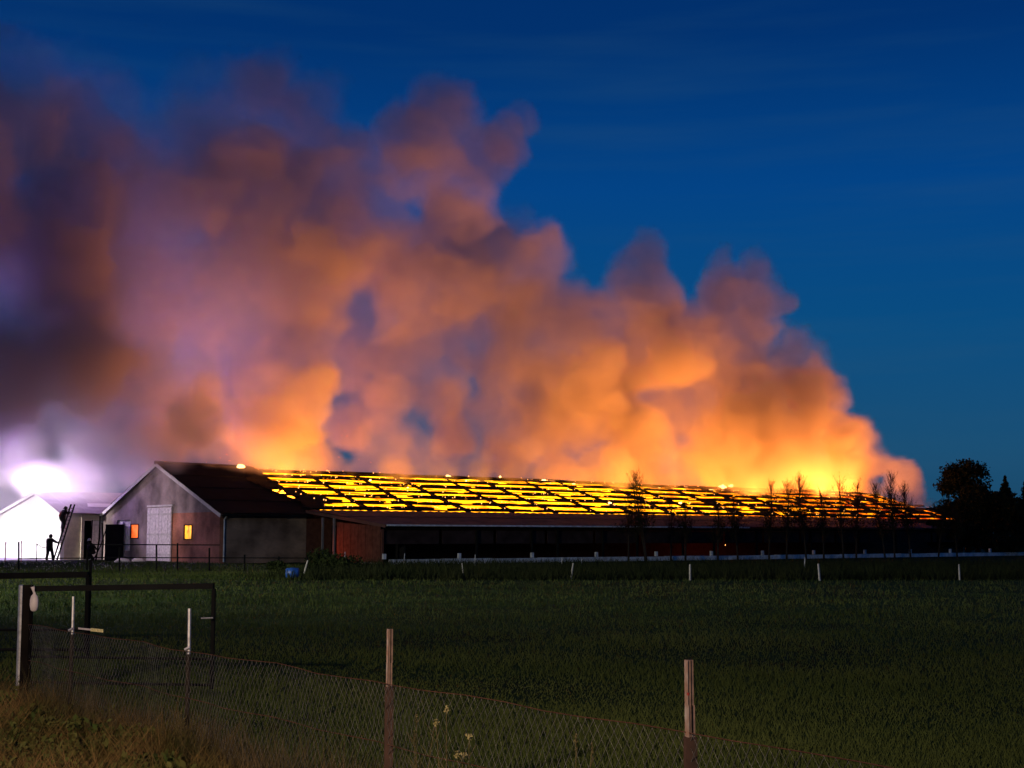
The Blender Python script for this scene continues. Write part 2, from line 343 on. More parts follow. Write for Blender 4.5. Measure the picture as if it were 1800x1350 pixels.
for j, s in enumerate(rowsS):
    wid = (.068, .060, .052, .046, .036, .026, .020)[j]*.50
    u0 = U1-.3
    while u0 < UL-.5:
        far = max(0, (u0-40)/40); ln_ = rnd.uniform(2.2, 8.5); u1 = min(u0+ln_, UL)
        if not (u0 > UL-7 and s > .6):
            so = s+rnd.uniform(-.018, .018); k_ = rnd.uniform(.6, 1.35)
            ragged(u0, u1, max(-.01, so-wid*(.35+.3*far)*k_), min(.985, so+wid*(.95+.9*far)*k_), .010).build('charred_sheet', M['char'], barn); nrag += 1
            if rnd.random() < .10+.45*far and nrag < 290:      # a bigger piece still hanging between two purlins
                c = rnd.uniform(u0, u1-.5); wdt = rnd.uniform(.4, 1.5)*(1+far)
                ragged(c, c+wdt, s, min(.97, s+rnd.uniform(.08, .15)), .03).build('charred_sheet', M['char'], barn); nrag += 1
        u0 = u1+(rnd.uniform(.1, 1.1) if rnd.random() < .6 else -.1)
    if j < len(rowsS)-1:
        sm_ = (s+rowsS[j+1])/2+.02; pts = [proof(u, sm_, 1, -.05+rnd.uniform(-.05, .03)) for u in np.arange(U1, UL-(.5 if s < .8 else 8), 1.1)]
        if j > 1: MB().tube(pts, .026, 4).build('batten', M['timber'], barn)
    for i in range(0, len(edges)-1, 3): ragged(edges[i], edges[i+1], s-.02, s+.03, .02, -1).build('charred_sheet', M['char'], barn)
# the edge where the sound roof has burnt away
ragged_edge = MB()
for i in range(7):
    s0 = i/7; ragged(cutf(s0)-.9, cutf(s0)+rnd.uniform(.6, 1.6)*(1.2-s0), s0-.01, s0+.155, .02).build('charred_sheet', M['char'], barn)
# ------------------------------------------------------------------ the fire itself
fm = bpy.data.materials.new('fire'); fm.use_nodes = True; t = fm.node_tree; t.nodes.clear()
o_ = t.nodes.new('ShaderNodeOutputMaterial'); em = t.nodes.new('ShaderNodeEmission'); t.links.new(em.outputs[0], o_.inputs[0])
tcn = t.nodes.new('ShaderNodeTexCoord'); n1 = t.nodes.new('ShaderNodeTexNoise'); n1.inputs['Scale'].default_value = .55; n1.inputs['Detail'].default_value = 8; n1.inputs['Roughness'].default_value = .65
t.links.new(tcn.outputs['Object'], n1.inputs['Vector'])
sx_ = t.nodes.new('ShaderNodeSeparateXYZ'); t.links.new(tcn.outputs['Object'], sx_.inputs[0])
hot = t.nodes.new('ShaderNodeMapRange'); hot.inputs[1].default_value = 38; hot.inputs[2].default_value = 72; hot.inputs[3].default_value = .07; hot.inputs[4].default_value = -.12
t.links.new(sx_.outputs[0], hot.inputs[0])
ad = t.nodes.new('ShaderNodeMath'); ad.operation = 'ADD'; t.links.new(n1.outputs[0], ad.inputs[0]); t.links.new(hot.outputs[0], ad.inputs[1])
cr_ = t.nodes.new('ShaderNodeValToRGB'); ce = cr_.color_ramp.elements
ce[0].position = .28; ce[0].color = (.9, .05, .003, 1); ce[1].position = .62; ce[1].color = (1, .36, .004, 1); e_ = ce.new(.44); e_.color = (1, .24, .004, 1)
t.links.new(ad.outputs[0], cr_.inputs[0]); t.links.new(cr_.outputs[0], em.inputs[0])
st = t.nodes.new('ShaderNodeMapRange'); st.inputs[1].default_value = .3; st.inputs[2].default_value = .62; st.inputs[3].default_value = .95; st.inputs[4].default_value = 5.0
t.links.new(ad.outputs[0], st.inputs[0]); t.links.new(st.outputs[0], em.inputs[1])
fire = tag(empty('fire', mtx=BM), 'bright yellow and orange fire filling the open barn roof', 'fire')
fm2 = fm.copy(); fm2.name = 'fierce_fire'
t2 = fm2.node_tree; em2 = [n_ for n_ in t2.nodes if n_.type == 'EMISSION'][0]; cr2 = [n_ for n_ in t2.nodes if n_.type == 'VALTORGB'][0]
sx2 = [n_ for n_ in t2.nodes if n_.type == 'SEPXYZ'][0]; fc = t2.nodes.new('ShaderNodeFloatCurve'); dv = t2.nodes.new('ShaderNodeMath'); dv.operation = 'DIVIDE'; dv.inputs[1].default_value = UL
t2.links.new(sx2.outputs[0], dv.inputs[0]); t2.links.new(dv.outputs[0], fc.inputs['Value'])
cv = fc.mapping.curves[0]; pk = [(400, .30), (470, .50), (540, .58), (610, .06), (700, .28), (770, .05), (870, .04), (980, .07), (1090, .42), (1170, .22), (1290, .75), (1440, 1.0), (1560, .75), (1640, .4)]
pk = [(to_side(x, 850, 9.2)[0]/UL, y) for x, y in pk]
cv.points[0].location = (0, pk[0][1]); cv.points[1].location = (1, pk[-1][1])
for p_ in pk: cv.points.new(p_[0], p_[1])
fc.mapping.update()
ml = t2.nodes.new('ShaderNodeMath'); ml.operation = 'MULTIPLY'; ml.inputs[1].default_value = 6.5*FIRE; t2.links.new(fc.outputs[0], ml.inputs[0]); t2.links.new(ml.outputs[0], em2.inputs[1])
for l_ in list(em2.inputs[0].links): t2.links.remove(l_)
em2.inputs[0].default_value = (1, .27, .012, 1)
NU, NS = 60, 8
for side in (1, -1):
    fb_ = MB()
    for i in range(NU+1):
        for j in range(NS+1):
            u = U1+1.0+(UL-U1-1.6)*i/NU; s = j/NS; p = proof(u, s, side, -.24+.08*math.sin(i*1.7+j)*math.sin(j*2.1)); fb_.v.append(p)
    for i in range(NU):
        for j in range(NS):
            q = i*(NS+1)+j; f_ = (q, q+NS+1, q+NS+2, q+1); fb_.f.append(f_ if side > 0 else f_[::-1])
    fb_.build('flame_bed', fm if side > 0 else fm2, fire, True)
for (xa, xb, e_w) in ((420, 575, 3000), (650, 750, 900), (780, 1010, 150), (1040, 1150, 2300), (1210, 1370, 5000), (1390, 1570, 5600)):  # unseen area lamps added over the near slope to boost the firelight on smoke
    ua, ub = to_side(xa, 870, 4)[0], to_side(xb, 870, 4)[0]
    l = bpy.data.lights.new('fire_fill_light', 'AREA'); l.shape = 'RECTANGLE'; l.size = ub-ua; l.size_y = 5.0; l.energy = e_w*.95; l.color = (1, .285, .040)
    lo = bpy.data.objects.new('fire_fill_light', l); sc.collection.objects.link(lo); lo.matrix_world = Matrix.Translation(bp((ua+ub)/2, 3.6, 5.6)) @ BM.to_3x3().to_4x4() @ Matrix.Rotation(math.pi, 4, 'X')
wm = mat('white_hot_flame', (1, .7, .3), emit=(1, .62, .20), es=5)
for (x, y, rr, vv) in ((424, 820, 6, 9.0), (789, 838, 4, 9), (845, 842, 3, 9), (880, 838, 2.5, 9), (957, 845, 4, 9), (1008, 850, 3, 9), (1078, 850, 3, 9), (1157, 855, 3.5, 9), (1234, 859, 3, 9), (1250, 861, 4.5, 8.8),
        (1270, 857, 7, 9), (1284, 854, 4, 9), (1465, 865, 4, 9), (820, 845, 2, 8), (716, 857, 2, 4), (1072, 884, 2.5, 2), (1195, 884, 2.5, 2), (930, 878, 2.5, 3), (652, 844, 3, 6)):
    p = BI @ at_v(x, y, vv); r = rr*(BM@p).y/F; mb = MB()
    for q in range(4 if rr > 3 else 2):
        ox = rnd.uniform(-1, 1)*r*.9; k = rnd.uniform(.45, .8)*r; ly = rnd.uniform(-.3, .3)
        mb.tube([(p.x+ox, p.y, p.z-k*.8), (p.x+ox+.05*k, p.y, p.z-.5*k), (p.x+ox, p.y, p.z), (p.x+ox+ly*k, p.y, p.z+.55*k), (p.x+ox+ly*2*k, p.y, p.z+.95*k)], [k*.4, k*1.1, k*1.25, k*.75, .12*k], 8)
    mb.build('flame', wm, fire, True)
hotm = mat('ember_glow', (1, .5, .2), emit=(1, .42, .10), es=3)
E_ = []
for i in range(420):                       # glowing nails and edges along the purlins
    s = rnd.choice(rowsS)+rnd.uniform(-.02, .045); u = U1+1+rnd.random()**1.4*(UL-U1-6); c = np.array(proof(u, min(1, max(0, s)), 1, .13)); r = rnd.uniform(.025, .06)
    for q in ((( -r, 0, 0), (r, 0, 0), (0, 0, r*1.2)), ((-r, 0, 0), (0, 0, -r), (r, 0, 0))): E_.append([c+np.array(k) for k in q])
eo = tris('embers', np.array(E_), hotm, fire); eo['kind'] = 'stuff'
S_ = []
for i in range(130):                       # sparks carried up in the smoke
    x = rnd.choice((rnd.gauss(420, 60), rnd.gauss(480, 90), rnd.uniform(430, 1500), rnd.gauss(300, 60))); y = 815-abs(rnd.gauss(0, 95)); c = np.array(at_v(x, y, rnd.uniform(-3, 3))); r = rnd.uniform(.006, .018); a0 = rnd.uniform(0, 6.28); l = rnd.uniform(.01, .09)
    d = np.array((math.cos(a0)*l, 0, math.sin(a0)*l)); S_.append([c-d, c+d, c+d+np.array((0, 0, r))]); S_.append([c-d, c+d+np.array((0, 0, r)), c-d+np.array((0, 0, r))])
spm = mat('spark_glow', (1, .4, .1), emit=(1, .30, .08), es=1.6)
tag(tris('sparks', np.array(S_), spm), 'tiny orange sparks drifting up over the barn roof', 'sparks', kind='stuff')
# ------------------------------------------------------------------ lean-to along the barn
lean = tag(empty('lean_to_shed', mtx=BM), 'low open fronted lean-to with reddish roof along the barn', 'shed')
VF = -9.25; ZF = 2.46; UE = to_side(1690, 920, VF)[0]
nb = 14; cuts = np.linspace(U1, UE, nb+1)
for i in range(nb):
    for j in range(2):
        s0, s1 = j/2, (j+1)/2; z = lambda s, o=0: ZF+(ZB-.14-ZF)*s+o; y0, y1 = VF-.3+(9.2)*s0, VF-.3+9.2*s1+(.08 if j == 0 else 0)
        mb = MB(); a0, a1 = cuts[i]+.01, cuts[i+1]-.01; k = 12
        for yy, s in ((y0, s0), (y1, s1)):
            for q in range(k+1): mb.v.append((a0+(a1-a0)*q/k, yy, z(s)+.04*(q % 2)+(.05 if j and s == s0 else 0)))
        mb.v += [(x, y, zz-.04) for x, y, zz in mb.v]; n = k+1
        for q in range(k): mb.f += [(q, q+1, n+q+1, n+q), (2*n+q+1, 2*n+q, 3*n+q, 3*n+q+1), (q+1, q, 2*n+q, 2*n+q+1), (n+q, n+q+1, 3*n+q+1, 3*n+q)]
        mb.build('roof_sheet', M['leanroof'], lean)
MB().beam((U1-.1, VF-.32, ZF-.10), (U1-.1, -.1, ZB-.24), .05, .20).build('bargeboard', M['leanroof'], lean)
MB().tube([(U1-.05, VF-.42, ZF-.05), (to_side(1310, 925, VF)[0], VF-.42, ZF-.05)], .06, 6).build('gutter', M['concrete'], lean)
MB().beam((U1, VF, ZF-.22), (UE, VF, ZF-.22), .10, .16).build('eaves_beam', M['timber'], lean)
# front posts and end posts
for x in (672, 838, 935, 980, 1060, 1120, 1200, 1255, 1330, 1425, 1510, 1575, 1650):
    uu = to_side(x, 950, VF)[0]
    MB().box((uu-.07, VF-.06, 0), (uu+.07, VF+.06, ZF-.3)).build('post', M['steel'] if x != 672 else M['brown'], lean)
def end_x(x): # v of a pixel column on the end plane u=U1
    d = ray(x, 950); o = Vector((0, 0, CH)); p0 = BO+UA*U1; t = (p0-o).dot(UA)/d.dot(UA); return (BI @ (o+d*t)).y
for x in (567, 587):
    v = end_x(x); MB().box((U1-.06, v-.06, 0), (U1+.06, v+.06, ZF+.5)).build('post', M['galv'], lean)
v0, v1 = end_x(668), end_x(591); npl = 12
for j in range(npl):
    a0 = v0+(v1-v0)*j/npl; MB().box((U1+.02+.012*(j % 2), a0+.015, .12), (U1+.06+.012*(j % 2), v0+(v1-v0)*(j+1)/npl-.015, ZF-.1+.10*j/npl*3)).build('end_board', M['brown'], lean)
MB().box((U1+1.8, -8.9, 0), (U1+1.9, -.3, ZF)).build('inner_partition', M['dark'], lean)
MB().box((U1-.1, v0, 0), (U1+.1, v1, .10)).build('kerb', M['apron'], lean)
for i in range(nb):
    MB().box((cuts[i]+.12, VF+.10, 1.25), (cuts[i+1]-.12, VF+.13, ZF-.35)).build('windbreak_curtain', M['curtain'], lean)
# low pale concrete wall with stub posts, running on past the barn
kw = tag(empty('low_concrete_wall', mtx=BM), 'low pale concrete wall running before the lean-to and on to the right', 'low wall')
for i in range(32):
    a0 = U1+.1+i*4.0; MB().box((a0, VF-.62, 0), (a0+3.98, VF-.42, .31+.015*math.sin(i*2.3))).build('wall_segment', M['concrete'], kw)
for x in (675, 807, 935, 1048, 1153, 1250, 1340, 1430, 1520, 1600, 1670, 1740):
    uu = to_side(x, 975, VF-.5)[0]; MB().box((uu-.10, VF-.60, .325), (uu+.10, VF-.44, .66)).build('stub_post', M['concrete'], kw)
# glow seen in the shed
for (x, y, s_) in ((600, 990, .05), (1060, 953, .035), (1275, 958, .035)):
    p = BI @ at_v(x, y, VF+2.2 if x > 700 else VF+4); mb = MB(); mb.tube([(p.x-.2*s_, p.y, p.z-s_), (p.x, p.y, p.z), (p.x+s_*.4, p.y, p.z+s_*1.6)], [s_, s_*.9, .01], 6); mb.build('flame', hotm, fire, True)
def alight(name, u, v, z, e, col=(1, .12, .02), r=.4): lamp(name, 'POINT', bp(u, v, z), col, e, r)
lamp('fire_glow', 'SPOT', bp(U1-2.2, v1+.1, .7), (1, .13, .02), 110, .2, bp(U1, v1-1.0, 1.0), 95, .7)
alight('fire_glow', 44, VF+4, 1.6, 60)
# ------------------------------------------------------------------ white farm building on the left
WM = Matrix(((UA.x, VA.x, 0, wb0.x), (UA.y, VA.y, 0, wb0.y), (0, 0, 1, 0), (0, 0, 0, 1)))
wbn = tag(empty('white_farm_building', mtx=WM), 'floodlit white gabled farm building behind the ladder', 'building')
WZ, WR, WA, WL_ = 3.45, 4.98, 4.7, 16.0
gp = [(0, 0, 0), (0, 0, WZ), (0, WA, WR), (0, 19, 2.2), (0, 19, 0)]
MB().prism(gp, (.3, 0, 0)).build('gable_wall', M['white'], wbn)
MB().box((.3, 0, 0), (1.6, .25, WZ-.1)).build('side_wall', M['cream'], wbn)
MB().box((3.4, .0, 0), (9, .25, WZ-.1)).build('side_wall', M['cream'], wbn)
MB().box((1.6, .0, 2.9), (3.4, .25, WZ-.1)).build('lintel', M['cream'], wbn)
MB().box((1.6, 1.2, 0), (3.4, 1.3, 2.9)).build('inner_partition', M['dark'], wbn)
MB().box((2.35, .02, 0), (3.38, .10, 2.88)).build('door', M['door'], wbn)
MB().box((1.5, -.14, 0), (1.72, .0, WZ-.15)).build('pillar', M['cream'], wbn)
MB().box((3.9, -.10, .5), (4.8, .0, 2.6)).build('shutter', M['barge'], wbn)
for (p, q, nm) in (((-.3, -.5, WZ-.17), (-.3, WA, WR+.02), 'bargeboard'), ((-.3, 19.3, 2.15), (-.3, WA, WR+.02), 'bargeboard')):
    MB().beam(p, q, .05, .2).build(nm, M['white'], wbn)
roofm = mat('pale_corrugated', (.36, .33, .36), .7, var=.2, scale=1)
for i in range(8):
    a0 = -.35+i*1.12; a1 = a0+1.1
    MB().prism([(a0, -.55, WZ-.06), (a1, -.55, WZ-.06), (a1, WA, WR+.1), (a0, WA, WR+.1)], (0, 0, .05)).build('roof_sheet', roofm, wbn)
    MB().prism([(a0, WA, WR+.1), (a1, WA, WR+.1), (a1, 19.4, 2.25), (a0, 19.4, 2.25)], (0, 0, .05)).build('roof_sheet', roofm, wbn)
MB().prism([(2.4, 1.0, WZ+.46), (4.6, 1.0, WZ+.46), (4.9, 2.1, WZ+.80), (2.8, 2.1, WZ+.80)], (0, 0, .04)).build('rooflight', M['white'], wbn)
# floodlight on its mast, seen over the roof
fl = at_depth(65, 850, 110); mast = tag(empty('floodlight_mast', (fl.x, fl.y, 0)), 'dazzling floodlight on a mast above the white building roof', 'floodlight')
MB().tube([(0, 0, 0), (0, 0, fl.z-.2)], [.08, .05], 8).build('mast', M['steel'], mast)
MB().box((-.36, -.1, fl.z-.12), (.36, .1, fl.z+.16)).build('lamp_housing', M['steel'], mast)
lit = mat('floodlight_glass', (1, .95, 1), emit=(1, .93, 1), es=40)
for k in (-.18, .18): MB().box((k-.15, -.14, fl.z-.09), (k+.15, -.11, fl.z+.13)).build('lamp_glass', lit, mast)
lamp('floodlight', 'POINT', (fl.x, fl.y-.6, fl.z+.1), (1, .86, 1), 5500, .25)
# wooden pole frame between the buildings
pf = tag(empty('pole_frame', tuple(at_depth(166, 985, 103).xy)+(0,)), 'dark leaning poles standing between the white building and the barn', 'poles')
for (x0, x1, z, r) in ((-.5, -.3, 2.9, .05), (.1, .25, 3.2, .06), (.55, .4, 2.7, .05), (-.1, .7, 2.2, .04)):
    MB().tube([(x0, 0, 0), ((x0+x1)/2+.1, .1, z/2), (x1, .2, z)], [r, r, r*.8], 6).build('pole', M['timber'], pf)
MB().box((.75, -.1, 0), (2.0, .3, 2.6)).build('shadow_panel', M['dark'], pf)  # dark sheet put in for the open shadow beside the poles
# ------------------------------------------------------------------ ladder and people
LF, LT = at_depth(97, 986, 101.5), at_depth(126, 893, 102.6); LF.z = .06
ld = empty('ladder', LF); tag(ld, 'long ladder leaning on the white building eaves with a climber on it', 'ladder')
LD = LT-LF; LD = LD*1.07; ln = LD.length; ldn = LD.normalized(); sd = Vector((.30, .95, 0))*.21
for k in (-1, 1): MB().tube([sd*k, sd*k+LD], .06, 6).build('rail', M['steel'], ld)
for i in range(1, int(ln/.3)):
    p = ldn*(.3*i); MB().tube([p-sd, p+sd], .022, 5).build('rung', M['steel'], ld)
def person(loc, rz, J, label, helmet, extras=()):
    """J: joints in metres, local; x right, y forward, z up."""
    root = empty('person', loc, rz); tag(root, label, 'person', 'firefighters at the white building')
    names = ['pelvis', 'waist', 'chest', 'neck', 'head', 'crown', 'shL', 'elL', 'haL', 'shR', 'elR', 'haR', 'hipL', 'knL', 'anL', 'toL', 'hipR', 'knR', 'anR', 'toR']
    rad = dict(pelvis=.16, waist=.15, chest=.17, neck=.065, head=.10, crown=.075, shL=.085, shR=.085, elL=.058, elR=.058, haL=.038, haR=.038, hipL=.105, hipR=.105, knL=.075, knR=.075, anL=.06, anR=.06, toL=.045, toR=.045)
    ed = [('pelvis', 'waist'), ('waist', 'chest'), ('chest', 'neck'), ('neck', 'head'), ('head', 'crown'), ('chest', 'shL'), ('shL', 'elL'), ('elL', 'haL'), ('chest', 'shR'), ('shR', 'elR'), ('elR', 'haR'),
          ('pelvis', 'hipL'), ('hipL', 'knL'), ('knL', 'anL'), ('anL', 'toL'), ('pelvis', 'hipR'), ('hipR', 'knR'), ('knR', 'anR'), ('anR', 'toR')]
    vs = [J[n] for n in names]; es = [(names.index(a), names.index(b)) for a, b in ed]; rr = [rad[n] for n in names]
    for sdn in ('L', 'R'):                # five fingers on each hand
        h = Vector(J['ha'+sdn]); d = (h-Vector(J['el'+sdn])).normalized(); s_ = d.cross(Vector((0, 0, 1))).normalized() if abs(d.z) < .95 else Vector((0, 1, 0)); u_ = s_.cross(d)
        for k in range(5):
            off = s_*(k-1.8)*.022; l = (.05, .075, .08, .072, .058)[k]; base = h+d*.035+off; mid = base+d*l*.6+(s_*-.03 if k == 0 else Vector()); tip = mid+d*l*.25-u_*l*.45
            i0 = len(vs); vs += [tuple(base), tuple(mid), tuple(tip)]; rr += [.013, .011, .009]; es += [(names.index('ha'+sdn), i0), (i0, i0+1), (i0+1, i0+2)]
    me = bpy.data.meshes.new('body'); me.from_pydata([tuple(v) for v in vs], es, []); me.materials.append(M['gear'])
    b = bpy.data.objects.new('body', me); sc.collection.objects.link(b); b.parent = root
    md = b.modifiers.new('skin', 'SKIN'); sv = me.skin_vertices[0].data
    for i, r in enumerate(rr): sv[i].radius = (r*(1.55 if i < 20 else 1),)*2
    sv[0].use_root = True; ss = b.modifiers.new('sub', 'SUBSURF'); ss.levels = 1; ss.render_levels = 1
    hd = Vector(J['head']); cw = Vector(J['crown']); up = (cw-Vector(J['neck'])).normalized(); c = hd+up*.06
    mb = MB(); mb.tube([c-up*.02, c+up*.02, c+up*.07, c+up*.12, c+up*.15], [.155, .135, .125, .09, .02], 10); mb.build('helmet', helmet, root, True)
    mb = MB(); mb.tube([hd-up*.10, hd-up*.03, hd+up*.05], [.05, .088, .09], 8); f = mb.build('face', M['skin'], root, True); f.location = (0, .035, 0)
    ch, pe = Vector(J['chest']), Vector(J['pelvis'])
    for t_, rr_ in ((.25, .178), (.62, .182)):
        c = pe.lerp(ch, t_); d = (ch-pe).normalized(); MB().tube([c-d*.025, c+d*.025], rr_, 12).build('reflective_band', M['stripe'], root)
    MB().tube([ch+Vector((0, -.22, .10)), ch+Vector((0, -.23, .0)), pe+Vector((0, -.21, .12))], [.05, .085, .07], 8).build('air_tank', M['red'] if 'tank' in extras else M['gear'], root)
    return root
p1 = at_depth(86, 985, 101.0); a_ = .06
J1 = dict(pelvis=(0, 0, .95), waist=(0, .02, 1.12), chest=(0, .05, 1.36), neck=(0, .08, 1.54), head=(0, .10, 1.64), crown=(0, .10, 1.74), shL=(-.2, .05, 1.44), elL=(-.30, .12, 1.17), haL=(-.22, .34, 1.08),
          shR=(.2, .06, 1.44), elR=(.38, .22, 1.26), haR=(.60, .38, 1.24), hipL=(-.11, 0, .90), knL=(-.16, .05, .50), anL=(-.20, -.03, .08), toL=(-.21, .13, .05), hipR=(.11, 0, .90), knR=(.20, .10, .50), anR=(.27, .05, .08), toR=(.30, .21, .05))
person((p1.x, p1.y, a_), -.35, J1, 'firefighter in dark gear standing at the foot of the ladder holding it', M['gear'])
hoz = MB().tube([(0, 0, 0), (-.25, -.05, -.05), (-.75, -.1, .28)], [.05, .04, .02], 6).build('branch_pipe', M['pale'])
hoz.location = (p1.x-.15, p1.y-.2, 1.0); tag(hoz, 'pale hose nozzle pointing left beside the firefighter at the ladder foot', 'nozzle')
tcl = .58; pc = LF+LD*tcl
J2 = dict(pelvis=(0, 0, .92), waist=(0, .05, 1.08), chest=(.02, .12, 1.30), neck=(.03, .20, 1.47), head=(.03, .23, 1.57), crown=(.03, .25, 1.67), shL=(-.18, .14, 1.38), elL=(-.26, .36, 1.34), haL=(-.16, .52, 1.52),
          shR=(.22, .14, 1.38), elR=(.28, .34, 1.25), haR=(.18, .50, 1.36), hipL=(-.11, 0, .88), knL=(-.14, .24, .60), anL=(-.12, .05, .22), toL=(-.12, .20, .20), hipR=(.11, 0, .88), knR=(.14, .12, .48), anR=(.12, -.02, .02), toR=(.12, .14, .01))
person((pc.x-.16, pc.y-.36, pc.z-.25), -.75, J2, 'firefighter in dark gear climbing near the top of the ladder', M['gear'], ('tank',))
p3 = at_depth(164, 987, 100.0)
J3 = dict(J1); J3.update(haR=(.24, .22, .90), elR=(.28, .05, 1.15), elL=(-.27, .03, 1.15), haL=(-.22, .22, .92), anL=(-.13, 0, .08), toL=(-.14, .16, .05), knL=(-.12, .05, .5), knR=(.12, .05, .5), anR=(.13, 0, .08), toR=(.14, .16, .05))
J3 = {k: (v[0], v[1]+(.22 if v[2] > 1.0 else 0), v[2]-(.30 if v[2] > .7 else 0)) for k, v in J3.items()}; J3['knL'] = (-.14, .30, .46); J3['knR'] = (.14, .30, .46)
person((p3.x, p3.y, a_), 2.2, J3, 'firefighter in a pale helmet crouching by the dark poles', M['helmet'])
# ------------------------------------------------------------------ pipe fence before the barn
fy = 1004; f0 = on_ground(33, fy); fe = tag(empty('pipe_fence', (f0.x, f0.y, 0)), 'thin dark pipe fence before the barn gable and side wall', 'fence')
def L2(p): return (p.x-f0.x, p.y-f0.y, p.z)
for (x, top) in ((33, 952), (153, 965), (210, 962), (275, 957), (312, 955), (368, 963), (430, 975), (490, 978), (540, 978)):
    p = on_ground(x, fy); q = at_depth(x, top, p.y); MB().tube([L2(p), L2(q)], .045, 6).build('post', M['steel'], fe)
for (xa, ya, xb, yb) in ((150, 957, 386, 958), (150, 980, 545, 981), (33, 982, 150, 981)):
    a1, b1 = at_depth(xa, ya, f0.y), at_depth(xb, yb, f0.y); MB().tube([L2(a1), L2(b1)], .03, 6).build('rail', M['steel'], fe)
# posts by the white wall
for i, (x, y0, y1, m, lb) in enumerate(((9, 953, 982, 'red', 'thin red marker post farthest left before the white wall'), (37, 951, 984, 'red', 'thin red marker post second from the left before the white wall'), (64, 956, 984, 'steel', 'thin grey marker post just left of the firefighter at the ladder'))):
    p = at_depth(x, 985, 98); q = at_depth(x, y0, 98); o = MB().tube([(0, 0, 0), (0, 0, q.z-.25), (0, 0, q.z)], [.035, .03, .05], 6).build('marker_post', M[m]); o.location = (p.x, p.y, 0); tag(o, lb, 'post', 'marker posts before the white wall')
# pale stakes along the pasture edge
for (x, yt, yb, ln_, r, lb) in ((532, 985, 1016, .5, .035, 'white stake leaning right beside the blue drum'), (815, 990, 1016, -.22, .025, 'thin leaning stake on the pasture edge below the middle of the lean-to'),
        (1003, 990, 1019, .30, .04, 'pale stake leaning right on the pasture edge, well left of the bare trees'), (1213, 992, 1020, .02, .045, 'upright thick pale stake on the pasture edge below the first bare trees'),
        (1441, 991, 1021, -.12, .045, 'pale stake leaning slightly left on the pasture edge'), (1687, 992, 1020, -.03, .035, 'grey stake farthest right on the pasture edge')):
    Y = CH*F/(yb-945); p = on_ground(x, yb); h = (yb-yt)*Y/F; lx = ln_*h*.55
    o = MB().tube([(0, 0, -.05), (lx*.5, 0, h*.5), (lx, 0, h)], [r, r*.95, r*.8], 6).build('stake', M['pwood']); o.location = p; tag(o, lb, 'stake', 'pale stakes along the pasture edge')
for (x, yt, yb, lb) in ((710, 973, 994, 'thin post before the low wall right of the lean-to corner'), (605, 970, 996, 'thin post before the red lit end of the lean-to'), (834, 975, 1000, 'thin post before the low wall under the second shed post'), (987, 980, 998, 'thin post before the low wall right of the third shed post'),
        (1414, 980, 1004, 'pale thin post behind the leaning stake on the right'), (1022, 982, 997, 'thin slanting post before the low wall')):
    Y = CH*F/(yb-945); p = on_ground(x, yb); h = (yb-yt)*Y/F
    o = MB().tube([(0, 0, -.05), (.02, 0, h*.5), (.04, 0, h)], [.03, .03, .025], 5).build('fence_post', M['concrete']); o.location = p; tag(o, lb, 'post', 'thin posts before the low wall')
# blue drum on its side
bd = on_ground(514, 1017); o = MB(); o.tube([(-.26, 0, .22), (-.24, 0, .22), (-.1, 0, .22), (-.08, 0, .22), (.08, 0, .22), (.1, 0, .22), (.24, 0, .22), (.26, 0, .22)], [.17, .21, .21, .225, .225, .21, .21, .17], 14)
o = o.build('blue_drum', M['blue'], None, True); o.location = bd; tag(o, 'blue plastic drum lying at the pasture edge by the bush', 'drum')
for (x, y, s_, lb) in ((216, 986, .35, 'pale sack lying on the grass below the left window'), (243, 985, .28, 'smaller pale sack lying beside the double door')):
    p = on_ground(x, y+3); mb = MB(); mb.tube([(-s_*1.6, 0, .05), (-s_, .05, .12), (0, 0, .16), (s_, 0, .10), (s_*1.5, 0, .03)], [.04, .14, .16, .12, .03], 8); o = mb.build('sack', M['pale'], None, True); o.location = p; tag(o, lb, 'sack')
# ------------------------------------------------------------------ bushes and trees
def leaves(n, C, rad, size, shell=.55, seed=0, lump=.3):
    r_ = np.random.RandomState(seed); d = r_.normal(size=(n, 3)); d /= np.linalg.norm(d, axis=1)[:, None]
    k = r_.normal(size=(9, 3)); k /= np.linalg.norm(k, axis=1)[:, None]; bulge = 1+lump*(np.max(d@k.T, 1)-.75)*2
    rr_ = (shell+(1-shell)*r_.rand(n))*bulge; P = np.array(C)+d*np.array(rad)*rr_[:, None]
    a = r_.normal(size=(n, 3)); a /= np.linalg.norm(a, axis=1)[:, None]; b = np.cross(a, r_.normal(size=(n, 3))); b /= np.linalg.norm(b, axis=1)[:, None]
    s = size*(.5+r_.rand(n))[:, None]; T1 = np.stack([P-a*s, P+b*s*.5, P+a*s], 1); T2 = np.stack([P-a*s, P+a*s, P-b*s*.5], 1); return np.concatenate([T1, T2])
for i, (x, y, w_, h_, lb) in enumerate(((598, 1000, 1.1, .75, 'dark bush before the left end of the lean-to'), (565, 998, .8, .95, 'taller dark bush right of the blue drum'), (486, 1001, .5, .45, 'small dark bush left of the blue drum'))):
    p = on_ground(x, y+4); o = empty('bush', p); tag(o, lb, 'bush', 'bushes by the blue drum')
    tris('foliage', leaves(1500, (0, 0, h_*.55), (w_, w_*.7, h_*.6), .07, .3, i), M['bush'], o)
    MB().tube([(0, 0, 0), (.1, 0, h_*.6)], [.04, .02], 5).build('stem', M['bark'], o)
